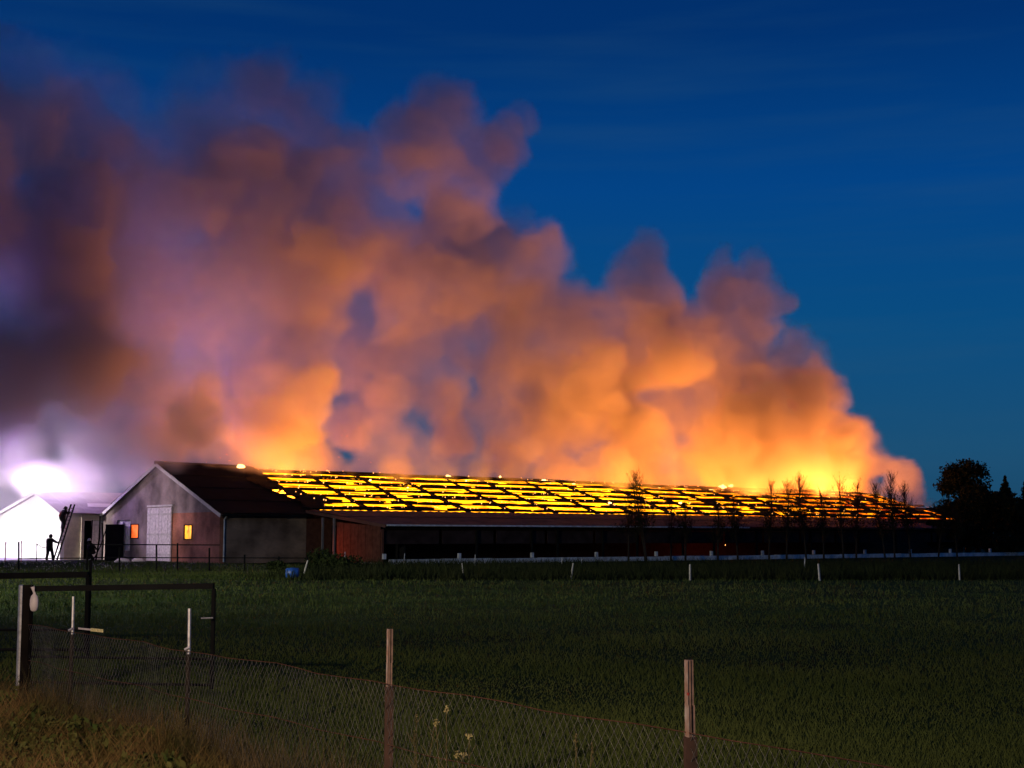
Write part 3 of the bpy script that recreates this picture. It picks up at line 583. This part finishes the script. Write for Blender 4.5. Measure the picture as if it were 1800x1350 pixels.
def bare_tree(loc, h, seed, lb, dens=1.0):
    r_ = random.Random(seed); o = empty('bare_tree', loc); tag(o, lb, 'tree', 'thin bare trees before the barn')
    lx = r_.uniform(-.7, .7); tk = MB(); tk.tube([(0, 0, -.05), (lx*.3, 0, h*.3), (lx, 0, h*.65), (lx*1.2, 0, h)], [.08, .065, .04, .01], 6); tk.build('trunk', M['bark'], o)
    tw = MB(); lv = []
    for k in range(int(52*dens)):
        t = r_.uniform(.22, .97); b = Vector((lx*min(1, t*1.3), 0, h*t)); a = r_.uniform(0, 6.28); l = (1-t)*h*.32+.30+.5*r_.random()**2; sp_ = r_.uniform(.35, 1.25); d = Vector((math.cos(a)*sp_, math.sin(a)*sp_, 1)).normalized()
        m_ = b+d*l*.5+Vector((0, 0, .05)); e = b+d*l*.95+Vector((0, 0, l*.25)); tw.tube([b, m_, e], [.016, .009, .002], 3, False)
        for _ in range(7):
            q = b.lerp(e, r_.uniform(.2, .95)); a2 = r_.uniform(0, 6.28); l2 = r_.uniform(.12, .25+.4*(1-t)); d2 = Vector((math.cos(a2)*.5, math.sin(a2)*.5, 1)).normalized(); q2 = q+d2*l2; tw.tube([q, q2], [.006, .002], 3, False)
            lv.append(tuple(q2))
    tw.build('twigs', M['twig'], o)
    if lv:
        Pn = np.repeat(np.array(lv), 3, 0)+np.random.RandomState(seed).normal(size=(len(lv)*3, 3))*.13
        Pn = Pn[Pn[:, 2] < h*(.42+.2*r_.random()+.25*np.random.RandomState(seed+9).rand(len(Pn))**3)]; n = len(Pn); rr2 = np.random.RandomState(seed+1); a = rr2.normal(size=(n, 3))*.05; b = rr2.normal(size=(n, 3))*.05
        tris('leaves', np.stack([Pn-a, Pn+b, Pn+a], 1), M['leaf'], o)
TX = [(1093, 855, .6), (1118, 818, .9), (1146, 830, .8), (1180, 872, .6), (1216, 880, .8), (1260, 868, .9), (1300, 862, .9), (1338, 842, 1.1), (1376, 832, 1.2), (1404, 826, 1.3), (1440, 850, 1.1), (1474, 832, 1), (1508, 846, 1.2), (1552, 838, 1.3), (1582, 822, 1.7), (1604, 832, 1.5), (1640, 870, 1.3), (1672, 885, 1.3)]
pos_ = ['farthest left', 'second from the left', 'third from the left', 'fourth from the left', 'fifth from the left', 'sixth from the left', 'seventh from the left', 'eighth from the left', 'ninth from the left', 'tenth from the left', 'eleventh from the left', 'twelfth from the left', 'sixth from the right', 'fifth from the right', 'fourth from the right', 'third from the right', 'second from the right', 'farthest right']
for i, (x, yt, dn) in enumerate(TX):
    p = at_v(x, 975, -12.2-(i % 3)*.7); p = p+UA*rnd.uniform(-.9, .9); p.z = 0; q = at_depth(x, yt, p.y)
    bare_tree(p, q.z*(.86+.10*((i*7) % 5)/4), 30+i, ('tall' if yt < 835 else 'low' if yt > 855 else 'middling')+' thin bare tree before the barn, '+pos_[i]+' in its row', dn*1.7)
def big_tree(x, y, rx, ry, Y, seed, lb, n=5000, size=.16, name='leafy_tree', cone=False):
    c = at_depth(x, y, Y); wx, wz = rx*Y/F, ry*Y/F; o = empty(name, (c.x, c.y, 0)); tag(o, lb, 'tree', 'dark trees at the right')
    tk = MB(); h = c.z; tk.tube([(0, 0, -.05), (.1, 0, h*.5), (-.1, 0, h), (0, 0, h+wz*.6)], [.28*wx/3+.06, .2*wx/3+.05, .1, .03], 8)
    r_ = random.Random(seed)
    for k in range(9):
        a = r_.uniform(0, 6.28); e = Vector((math.cos(a)*wx*.75, math.sin(a)*wx*.6, h+r_.uniform(-.5, .6)*wz)); b = Vector((0, 0, h*r_.uniform(.45, .9))); tk.tube([b, b.lerp(e, .5)+Vector((0, 0, .3)), e], [.08, .05, .02], 5, False)
    tk.build('trunk', M['bark'], o); T = []
    if cone:
        for k in range(9):
            t = k/8; T.append(leaves(n//9, (0, 0, max(.5, h-wz)+2*wz*t), (wx*(1.05-t), wx*(1.05-t), wz*.22), size, .2, seed+k))
    else:
        T.append(leaves(n//3, (0, 0, h), (wx*.8, wx*.7, wz*.8), size, .2, seed))
        for k in range(11):
            a = r_.uniform(0, 6.28); ph = r_.uniform(-.6, 1); cc = (math.cos(a)*wx*.62*math.cos(ph), math.sin(a)*wx*.6*math.cos(ph), h+wz*.66*math.sin(ph)); T.append(leaves(n//16, cc, (wx*.40, wx*.40, wz*.34), size, .1, seed+k+1))
    tris('crown', np.concatenate(T), M['leaf'], o)
big_tree(1698, 850, 52, 50, 150, 1, 'big round crowned tree standing clear above the others beyond the barn end', 7000, .17)
for i, a in enumerate(((1668, 915, 42, 46, 147, 'low dark tree right under the burning end of the barn'), (1735, 908, 50, 56, 140, 'broad dark tree below and right of the big round tree'), (1785, 918, 48, 56, 134, 'dark tree at the right edge of the picture'), (1840, 905, 50, 70, 134, 'tall dark tree cut by the right edge of the picture'), (1700, 945, 50, 30, 138, 'low shrubby tree in front of the dark trees'), (1765, 955, 50, 22, 132, 'low dark shrub near the right picture edge'), (1716, 886, 42, 40, 143, 'dark tree joining the big round tree on its right'), (1655, 940, 34, 34, 128, 'low dark tree left of the dark trees, over the low wall'), (1752, 893, 36, 34, 139, 'dark tree under the pointed conifer'))):
    big_tree(a[0], a[1], a[2], a[3], a[4], 50+i*20, a[5], 5000, .17)
big_tree(1768, 880, 34, 36, 145, 300, 'pointed conifer right of the big round tree', 3500, .14, 'conifer', True)
big_tree(1806, 880, 30, 36, 145, 340, 'smaller pointed conifer near the right picture edge', 3000, .14, 'conifer', True)
W_ = []
for i in range(110):
    x = -900+i*38; c = at_depth(x, 945, 520); W_.append(leaves(260, (c.x, c.y+rs.rand()*30, 2.5), (9, 6, 3+rs.rand()*2.5), .8, .3, i))
tag(tris('distant_woodland', np.concatenate(W_), M['leaf']), 'dark line of woods on the horizon', 'woods', kind='stuff')
# ------------------------------------------------------------------ near gates
def gate(name, xa, xb, yt, Y, lb, extra=None, rail=.055):
    a, b = at_depth(xa, yt[0], Y[0]), at_depth(xb, yt[1], Y[1]); o = empty(name, (a.x, a.y, 0)); tag(o, lb, 'gate')
    l = lambda p, z: (p.x-a.x, p.y-a.y, z)
    MB().beam(l(a, a.z), l(b, b.z), rail, rail*1.15).build('top_rail', M['steel'], o)
    MB().tube([l(b, .12), l(b, b.z-.03)], rail*.46, 8).build('stile', M['steel'], o)
    MB().tube([l(a, .12), l(a, a.z-.03)], rail*.46, 8).build('stile', M['steel'], o)
    for z in (.16, .42): MB().tube([l(a, z), l(b, z)], rail*.3, 6).build('rail', M['steel'], o)
    return o, a, b
g1, a1, b1 = gate('field_gate', -70, 155, (1013.5, 1010), (19.3, 19.3), 'dark field gate cut by the left picture edge, the farther of the two', rail=.07)
MB().tube([(b1.x-a1.x, .1, 0), (b1.x-a1.x, .1, at_depth(155, 984, 19.4).z)], .02, 6).build('upright', M['steel'], g1)
g2, a2, b2 = gate('field_gate', 52, 376, (1035, 1030), (15.0, 14.7), 'dark field gate behind the wire fence, the nearer of the two', rail=.05)
lt = at_depth(364, 1087, 14.6); MB().tube([(lt.x-a2.x-.06, lt.y-a2.y, lt.z), (lt.x-a2.x+.06, lt.y-a2.y, lt.z+.005)], .008, 6).build('latch', M['galv'], g2)
gp_ = at_depth(50, 1030, 14.9); o = MB().tube([(0, 0, -.1), (0, 0, gp_.z+.01)], .055, 10).build('gate_post', M['timber']); o.location = (gp_.x, gp_.y, 0); tag(o, 'thick dark gate post carrying the nearer gate', 'post')
po = at_depth(60, 1060, 14.75); o = MB(); o.tube([(0, 0, -.085), (0, 0, -.07), (0, 0, -.03), (0, 0, .03), (0, 0, .07), (0, 0, .088), (.0, 0, .10), (-.01, 0, .12), (-.02, 0, .16), (-.005, 0, .175)], [.02, .035, .045, .045, .035, .018, .014, .012, .022, .01], 12)
o = o.build('hanging_jar', M['pale'], None, True); o.location = po; o.scale = (1, .6, 1); tag(o, 'pale oval jar hanging on the thick dark gate post', 'jar')
# ------------------------------------------------------------------ wire mesh fence in the foreground
cf = empty('wire_mesh_fence', (0, 0, 0)); tag(cf, 'sagging diamond mesh fence on thin posts running across the foreground', 'fence')
def fpos(x): # pixel column -> position on the fence line
    Y = .548*F/(.1024*(x+860)); return Vector(((x-900)/F*Y, Y, 0))
ZM = .78
FA = fpos(60); FBp = fpos(2100); FD = (FBp-FA); FLn = FD.length; FDn = FD.normalized(); FN = Vector((-FDn.y, FDn.x, 0))
def sag(t): # t metres along
    return .006*math.sin(t*2.6)-.004*math.sin(t*5.1+1)
def fp(t, z): return FA+FDn*t+FN*(.018*math.sin(t*1.9+z*4)+.02*math.sin(t*4.7))+Vector((0, 0, z+sag(t)*(z/ZM)))
wr = MB(); stp = .058; hgt = ZM-.04; nseg = 5
for sgn in (1, -1):
    t = -hgt if sgn > 0 else 0
    while t < FLn+hgt:
        pts = []
        for k in range(nseg+1):
            q = k/nseg; tt = t+sgn*hgt*q*.62; z = .04+hgt*q
            if 0 <= tt <= FLn: pts.append(fp(tt, z)+FN*(.004 if k % 2 else -.004)*sgn)
        if len(pts) > 1: wr.tube(pts, .0017 if sgn > 0 else .0006, 3, False)
        t += stp
mo = wr.build('mesh_wire', M['wire'], cf, True); mo['kind'] = 'stuff'
for z in (ZM, .42, .05): MB().tube([fp(t, z) for t in np.arange(0, FLn, .35)], .0026, 4, False).build('tension_wire', M['drust'], cf)
def fpost(x, ztop, m, kind):
    p = fpos(x) if x > 40 else at_depth(35, 1150, 15.1); p = Vector((p.x, p.y, 0)); mb = MB(); rz = math.atan2(FDn.y, FDn.x)
    if kind == 'tube': mb.tube([(0, 0, -.1), (0, 0, ztop-.01), (0, 0, ztop)], [.03, .03, .02], 10)
    elif kind == 'rod': mb.tube([(0, 0, -.1), (.004, 0, ztop*.6), (0, 0, ztop)], [.0155, .015, .014], 7)
    else:                                   # split stake: a brown body with a pale proud edge
        def slab(q, xa, xb, ya, yb):
            for k in range(6):
                za, zb = -.1+(ztop+.1)*k/6, -.1+(ztop+.1)*(k+1)/6; f0_, f1_ = 1.25-.3*k/6, 1.25-.3*(k+1)/6; w_ = .003*math.sin(k*2.1+x)
                q.prism([(xa*f0_, ya, za), (xb*f0_+w_, ya, za), (xb*f1_+w_, ya, zb), (xa*f1_, ya, zb)], (0, yb-ya, 0))
        slab(mb, -.010, .020, 0, .03)
    o = mb.build('post', m, cf)
    if kind == 'angle':
        e1 = MB(); slab(e1, -.017, -.008, -.006, .034); e1.build('pale_edge', M['rust'], o); e2 = MB(); slab(e2, .004, .008, -.004, .0); e2.build('split', M['timber'], o); e3 = MB(); f3 = 1.25; e3.box((-.019*f3, -.010, -.05), (.0225*f3, .036, ZM-.02)); e3.build('dimmed_foot', M['pfoot'], o)  # dark box at the foot paints in the post's dimming behind the mesh
    if kind == 'rod': MB().tube([(0, 0, 0), (0, 0, ZM-.03)], .019, 7).build('dimmed_sleeve', M['bark'], o)  # added dark sleeve, paints the rod's dimming behind the mesh
    o.location = (p.x*1.006, p.y*1.006, 0); o.rotation_euler = (0, rnd.uniform(-.012, .012), .15 if kind == 'angle' else 0)
    return o
fpost(35, 1.155, M['galv'], 'tube')
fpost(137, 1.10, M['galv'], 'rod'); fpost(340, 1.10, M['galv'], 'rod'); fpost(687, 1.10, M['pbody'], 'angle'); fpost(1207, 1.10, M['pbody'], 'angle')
for x in (137, 340):
    p = fpos(x); z = ZM+.01; MB().tube([(p.x-.02, p.y-.05, z), (p.x+.02, p.y-.05, z+.02)], .014, 6).build('clip', M['galv'], cf)
p = at_depth(1210, 1220, fpos(1207).y-.06); MB().tube([tuple(p+Vector((0, 0, -.006))), tuple(p+Vector((0, 0, .006)))], [.005, .007], 8).build('red_reflector', M['red'], cf)
a, b = at_depth(138, 1104.5, fpos(139).y-.08), at_depth(181, 1109, fpos(181).y-.08); MB().beam(a.lerp(b, .52), b, .006, .028).build('label_strip', M['yellow'], cf)
MB().beam(a, a.lerp(b, .50), .005, .016).build('label_strip', M['pale'], cf)
M_low = []
for i in range(170):
    x = rs.uniform(-120, 330); y = rs.uniform(1225, 1420); q = on_ground(x, y)
    if (q-FA).dot(FN) < .15: M_low.append(leaves(46, (q.x, q.y, .05+.07*rs.rand()), (.10+.08*rs.rand(), .10, .07), .028, .2, i))
tag(tris('ground_weeds', np.concatenate(M_low), mat('weed_leaf', (.03, .06, .012), .8, scale=3, col2=(.14, .13, .04))), 'low leafy weeds among the dry grass at the lower left', 'weeds', kind='stuff')
# ------------------------------------------------------------------ verge: dry grass and weeds on this side of the fence
P = px_ground(52000, -150, 420, 1195, 1480); fx = (np.array(P)-np.array(FA))@np.array(FN); P = P[(fx < .25)]
th = np.sin(P[:, 0]*3.1+P[:, 1]*1.3)+np.sin(P[:, 1]*3.7-P[:, 0]*2); keep = rs.rand(len(P)) < .55+.25*th; P = P[keep]
tag(tris('verge_grass', blades(P, .10+.17*rs.rand(len(P))**2+.04*np.sin(P[:, 0]*4), .009+0*P[:, 0], .85), M['dry']), 'long dry grass, rusty brown and green, on the verge at the lower left', 'grass', kind='stuff')
t_ = rs.rand(9000)*FLn*.95; P = np.array(FA)+t_[:, None]*np.array(FDn)+rs.normal(size=(9000, 1))*.16*np.array(FN); hh = .12+.30*rs.rand(9000)**2.5
tag(tris('fence_foot_grass', blades(P, hh, .006+0*t_, .45), mat('fence_grass', (.05, .05, .022), .85, scale=2, col2=(.12, .085, .045))), 'thin tall grass growing through the foot of the wire fence', 'grass', kind='stuff')
wmt = mat('weed_stalk', (.16, .13, .06), .8, var=.3); wfl = mat('weed_flower', (.42, .36, .16), .8, var=.3, scale=40)
for i, (x, yt, n_, lb) in enumerate(((787, 1247, 3, 'tallest dry weed with pale yellow heads right of the left split wooden post'), (826, 1295, 3, 'shorter dry weed with small pale heads right of the tallest weed'), (735, 1255, 4, 'slim reddish weed stalks right of the left split wooden post'), (330, 1245, 4, 'brown weed stalks at the right end of the dry verge'), (1010, 1290, 2, 'thin dark weed stalks between the two split wooden posts'))):
    p = fpos(x)-FN*.25; p.x = (x-900)/F*p.y; top = at_depth(x, yt, p.y).z; o = empty('weed', p); tag(o, lb, 'weed', 'weeds along the wire fence'); r_ = random.Random(i)
    for k in range(n_):
        h = top*(1 if k == 0 else r_.uniform(.55, .95)); dx = r_.uniform(-.12, .12)*(k > 0); st_ = MB(); st_.tube([(dx*.2, 0, 0), (dx*.6, .02, h*.5), (dx, 0, h)], [.004, .003, .0015], 5)
        for q in range(7):
            t = r_.uniform(.35, .95); a = r_.uniform(0, 6.28); st_.tube([(dx*t, 0, h*t), (dx*t+math.cos(a)*.05, math.sin(a)*.05, h*t+.06)], [.002, .001], 3, False)
        st_.build('stalk', wmt, o)
        if i < 2: tris('flower_head', leaves(60, (dx, 0, h), (.018, .018, .022), .007, .1, k+i), wfl, o)
        else: tris('seed_head', leaves(40, (dx, 0, h-.03), (.010, .010, .05), .006, .1, k+i), wmt, o)
# ------------------------------------------------------------------ smoke: one volume grid grown from puffs
PUFFS = [  # photo position of the puff, its radius there, density, how far across the barn
 (1580,866,22,1,0),(1560,835,42,1,1),(1520,800,50,1,0),(1480,835,60,1,2),(1430,790,75,1,0),(1510,762,34,1,3),
 (1400,722,66,1.1,0),(1372,660,56,1.2,0),(1300,722,85,1.1,0),(1350,800,85,1,0),(1262,800,60,.8,1),(1420,850,55,1,1),
 (1270,672,74,.9,0),(1220,618,70,.8,0),(1290,590,64,.7,0),(1180,590,46,.8,1),(1300,522,56,.6,0),(1345,500,46,.55,1),
 (1368,522,32,.7,0),(1268,492,40,.7,2),(1420,618,44,.45,2),(1440,680,36,.6,3),(1330,470,30,.6,1),
 (1112,478,44,.5,1),(1130,540,50,.6,0),(1100,590,62,.8,0),(1060,556,56,.7,1),(1140,640,74,.9,0),(1076,660,72,.9,1),
 (1108,786,62,1.2,0),(1060,830,44,1,0),(1150,836,40,1,0),(1170,720,50,.7,4),
 (1000,700,74,.8,2),(985,620,76,.8,1),(930,550,80,.8,0),(1006,566,46,.6,2),(905,470,74,.7,0),(850,430,80,.8,1),(896,400,50,.5,2),
 (790,340,66,.75,-3),(700,300,60,.75,-3),(745,300,50,.7,-4),(738,240,56,.75,-3),(800,226,62,.6,-2),(780,186,46,.5,-1),(852,262,46,.6,-2),(896,240,34,.6,0),(930,215,24,.7,0),(760,160,34,.35,1),
 (655,366,70,.75,0),(600,330,74,.6,0),(640,436,72,.6,0),(705,436,66,.6,0),(780,505,84,.8,1),(850,560,80,.7,2),(720,540,64,.7,0),
 (905,640,66,.8,1),(700,628,58,.6,4),(760,690,56,.7,4),(870,740,56,.6,5),(936,744,56,.6,4),(840,690,40,.4,5),(640,600,60,.45,6),
 (520,480,84,.9,0),(560,420,76,.8,0),(470,380,84,.7,1),(420,460,84,.7,0),(380,300,92,.5,0),(340,215,80,.45,1),(330,140,50,.4,1),
 (430,170,62,.6,2),(480,150,46,.45,2),(560,205,60,.3,4),(600,170,40,.2,4),(500,260,70,.5,3),
 (300,380,104,.7,2),(220,300,94,.55,3),(140,230,84,.5,2),(200,175,60,.3,4),(50,250,104,.6,0),(10,170,64,.5,0),(-60,150,90,.5,0),
 (120,400,116,.7,2),(40,480,124,.8,0),(200,520,106,.8,0),(320,530,86,.8,0),(420,540,74,.7,0),(100,620,116,.8,0),
 (220,650,90,.8,0),(-20,640,120,.8,0),(-120,400,150,.7,0),(-130,600,150,.7,0),(330,680,66,.9,0),(270,730,70,.9,0),(190,740,80,.8,0),(90,760,70,.5,2),
 (335,745,46,1.8,-8),(360,700,36,1.5,-7),(375,780,30,1.2,-7),(300,790,40,1.4,-6),(380,770,34,1,0),(-60,760,90,.5,2),(430,600,52,.6,1),
 (516,612,54,1,0),(552,584,32,1,0),(470,650,56,1,0),(530,690,58,1.3,0),(482,740,62,1.2,0),(566,672,28,1.2,0),
 (440,790,44,1.1,0),(520,792,58,1.1,0),(584,812,28,1,0),(420,720,46,.8,1),
 (698,700,40,.9,2),(690,764,50,1.1,0),(738,784,44,1,0),(655,806,30,1,0),(775,812,30,.9,1),(850,816,24,1,1),(905,812,30,1.1,0),
 (932,790,24,1.1,0),(980,818,30,1,2),(1010,775,36,.7,3),(1220,842,34,.9,0),(1290,852,40,1,0),
]
for _q in ((430,300,150,.10),(250,450,180,.16),(620,520,130,.16),(950,620,110,.13),(1100,680,100,.20),(560,580,80,.14),(1250,700,100,.25),(400,650,100,.18),(700,640,90,.08),(820,740,70,.10),(612,690,46,.30),(640,620,60,.30),(560,560,60,.30),(150,200,120,.10),(60,140,90,.08),(606,768,26,.7,4),(800,770,34,.9,3),(590,740,24,.5,3),(808,772,28,.7,4),(790,740,30,.5,3),(830,700,60,.22),(870,790,44,.25),(760,600,50,.22)):
    PUFFS.append((_q[0], _q[1], _q[2], _q[3], 7))
PUFFS += [(1588,846,30,1,-4),(1608,868,24,1,-5),(1634,887,13,.9,-5),(610,760,34,.8,5),(640,700,50,.5,6),(600,640,50,.5,6),(790,780,36,.7,5),(830,620,60,.3,7),(875,800,30,.8,3),(700,640,60,.35,7),(40,900,52,.5,6),(95,915,40,.25,6),(-30,890,60,.5,6),(20,860,50,.3,7),(130,880,34,.14,7),(-60,850,70,.5,8),(20,840,46,.5,8),(65,850,44,.9,13.5),(65,850,40,.35,7),(20,790,50,.5,12),(130,835,40,.5,12),(110,850,44,.4,8),(160,842,46,.45,8),(215,820,46,.6,6),(250,780,50,.7,5),(150,800,60,.5,6),(60,800,60,.45,6),(250,835,30,.5,7),(0,880,40,.4,9),(190,870,30,.3,9),(120,700,70,.5,4),(330,800,30,.8,2),(300,790,34,.8,2)]
for _i in range(38):                # the low roll of smoke that pours off the whole ridge
    _x = 455+_i*29.5
    PUFFS.append((_x, 818+(_x-455)*.040, 24, .9, 0))
def make_smoke():
    u0, u1, v0, v1, z0, z1, h = -48.0, 84.0, -9.0, 34.0, .6, 41.0, .36

    nx, ny, nz_ = int((u1-u0)/h)+1, int((v1-v0)/h)+1, int((z1-z0)/h)+1
    U = np.linspace(u0, u1, nx)[:, None, None]; V = np.linspace(v0, v1, ny)[None, :, None]; Z = np.linspace(z0, z1, nz_)[None, None, :]
    rs = np.random.RandomState(11)
    def noise(cell):
        a, b, c = [int(n*h/cell)+4 for n in (nx, ny, nz_)]
        g = rs.rand(a, b, c).astype(np.float32)*2-1
        for ax, n in ((0, nx), (1, ny), (2, nz_)):
            t = np.arange(n)*h/cell+.5; i = t.astype(int); f = (t-i).astype(np.float32); f = f*f*(3-2*f)
            sh = [1, 1, 1]; sh[ax] = n; f = f.reshape(sh)
            g = np.take(g, i, ax)*(1-f)+np.take(g, i+1, ax)*f
        return g
    dU = noise(7)*1.6+noise(3)*.8; dV = noise(7)*1.6+noise(3)*.8; dZ = noise(7)*1.6+noise(3)*.8
    bil = 1-np.abs(noise(4.2))*1.3*.6-np.abs(noise(2.1))*.45-np.abs(noise(1.1))*.30-np.abs(noise(.72))*.14       # billows
    fb = noise(5)*.62+noise(2.4)*.36+noise(1.2)*.24+noise(.75)*.12
    D = np.zeros((nx, ny, nz_), np.float32)
    for (px, py, pr, pd, pv) in PUFFS:
        jit = rs.uniform(-1.5, 1.5)
        vv = 9.2+pv*1.2+jit
        p = BI @ at_v(px, py, vv)
        dist = (BM @ p).y; r = pr*dist/F*1.34
        ext = r*1.5+3.2
        i0, i1 = max(0, int((p.x-ext-u0)/h)), min(nx, int((p.x+ext-u0)/h)+2)
        j0, j1 = max(0, int((p.y-ext-v0)/h)), min(ny, int((p.y+ext-v0)/h)+2)
        k0, k1 = max(0, int((p.z-ext-z0)/h)), min(nz_, int((p.z+ext-z0)/h)+2)
        if i0 >= i1 or j0 >= j1 or k0 >= k1: continue
        s = (slice(i0, i1), slice(j0, j1), slice(k0, k1))
        k = min(1, r/4.0)
        q = np.sqrt((U[i0:i1]-p.x+dU[s]*k)**2+((V[:, j0:j1]-p.y+dV[s]*k)*.9)**2+(Z[:, :, k0:k1]-p.z+dZ[s]*k)**2)/r
        q = q+(bil[s]*-.46+.27)-fb[s]*.16
        t = np.clip((1.0-q)/(.20 if pd > .45 else .6), 0, 1); t = t*t*(3-2*t)
        D[s] = np.maximum(D[s], t*pd)
    D *= np.clip(.66+.75*fb+.35*noise(9), .14, 1.7)
    # nothing on the faces of the box but the left one, where the plume drifts out of the picture
    e = np.ones_like(D); e[:, 0] = e[:, -1] = 0; e[:, :, 0] = e[:, :, -1] = 0; e[0] = e[-1] = 0; D *= e
    me = bpy.data.meshes.new('smoke'); n = D.size
    me.vertices.add(n)
    co = np.empty((nx, ny, nz_, 3), np.float32); co[..., 0] = U; co[..., 1] = V; co[..., 2] = Z
    me.vertices.foreach_set('co', co.reshape(-1))
    at = me.attributes.new('thickness', 'FLOAT', 'POINT'); at.data.foreach_set('value', D.reshape(-1))
    ob = bpy.data.objects.new('smoke', me); sc.collection.objects.link(ob); ob.matrix_world = BM
    ng = bpy.data.node_groups.new('smoke_grid', 'GeometryNodeTree')
    ng.interface.new_socket('Geometry', in_out='INPUT', socket_type='NodeSocketGeometry')
    ng.interface.new_socket('Geometry', in_out='OUTPUT', socket_type='NodeSocketGeometry')
    N = ng.nodes.new; L = ng.links.new
    gi, go = N('NodeGroupInput'), N('NodeGroupOutput')
    vc = N('GeometryNodeVolumeCube')
    vc.inputs['Min'].default_value = (u0, v0, z0); vc.inputs['Max'].default_value = (u1, v1, z1)
    vc.inputs['Resolution X'].default_value, vc.inputs['Resolution Y'].default_value, vc.inputs['Resolution Z'].default_value = nx, ny, nz_
    pos = N('GeometryNodeInputPosition'); sp = N('ShaderNodeSeparateXYZ'); L(pos.outputs[0], sp.inputs[0])
    idx = None
    for ax, (a, b, n_) in enumerate(((u0, u1, nx), (v0, v1, ny), (z0, z1, nz_))):
        m = N('ShaderNodeMapRange'); m.inputs[1].default_value = a; m.inputs[2].default_value = b; m.inputs[3].default_value = 0; m.inputs[4].default_value = n_-1
        L(sp.outputs[ax], m.inputs[0])
        r = N('ShaderNodeMath'); r.operation = 'ROUND'; L(m.outputs[0], r.inputs[0])
        f2i = N('FunctionNodeFloatToInt'); L(r.outputs[0], f2i.inputs[0])
        if idx is None: idx = f2i
        else:
            mu = N('FunctionNodeIntegerMath'); mu.operation = 'MULTIPLY_ADD'
            L(idx.outputs[0], mu.inputs[0]); mu.inputs[1].default_value = n_; L(f2i.outputs[0], mu.inputs[2]); idx = mu
    na = N('GeometryNodeInputNamedAttribute'); na.data_type = 'FLOAT'; na.inputs[0].default_value = 'thickness'
    si = N('GeometryNodeSampleIndex'); si.data_type = 'FLOAT'; si.domain = 'POINT'
    L(gi.outputs[0], si.inputs['Geometry']); L(na.outputs[0], si.inputs['Value']); L(idx.outputs[0], si.inputs['Index'])
    L(si.outputs[0], vc.inputs['Density'])
    m = bpy.data.materials.new('smoke'); m.use_nodes = True; t = m.node_tree; t.nodes.clear()
    o = t.nodes.new('ShaderNodeOutputMaterial'); pv = t.nodes.new('ShaderNodeVolumePrincipled')
    t.links.new(pv.outputs[0], o.inputs['Volume'])
    pv.inputs['Color'].default_value = (.86, .77, .73, 1); pv.inputs['Density'].default_value = .42; pv.inputs['Anisotropy'].default_value = .1
    sm = N('GeometryNodeSetMaterial'); sm.inputs['Material'].default_value = m
    L(vc.outputs[0], sm.inputs[0]); L(sm.outputs[0], go.inputs[0])
    md = ob.modifiers.new('grid', 'NODES'); md.node_group = ng
    me.materials.append(m)
    ob['kind'] = 'stuff'; ob['label'] = 'thick billowing smoke, orange over the burning roof and purple grey higher up'; ob['category'] = 'smoke'
    return ob
make_smoke()
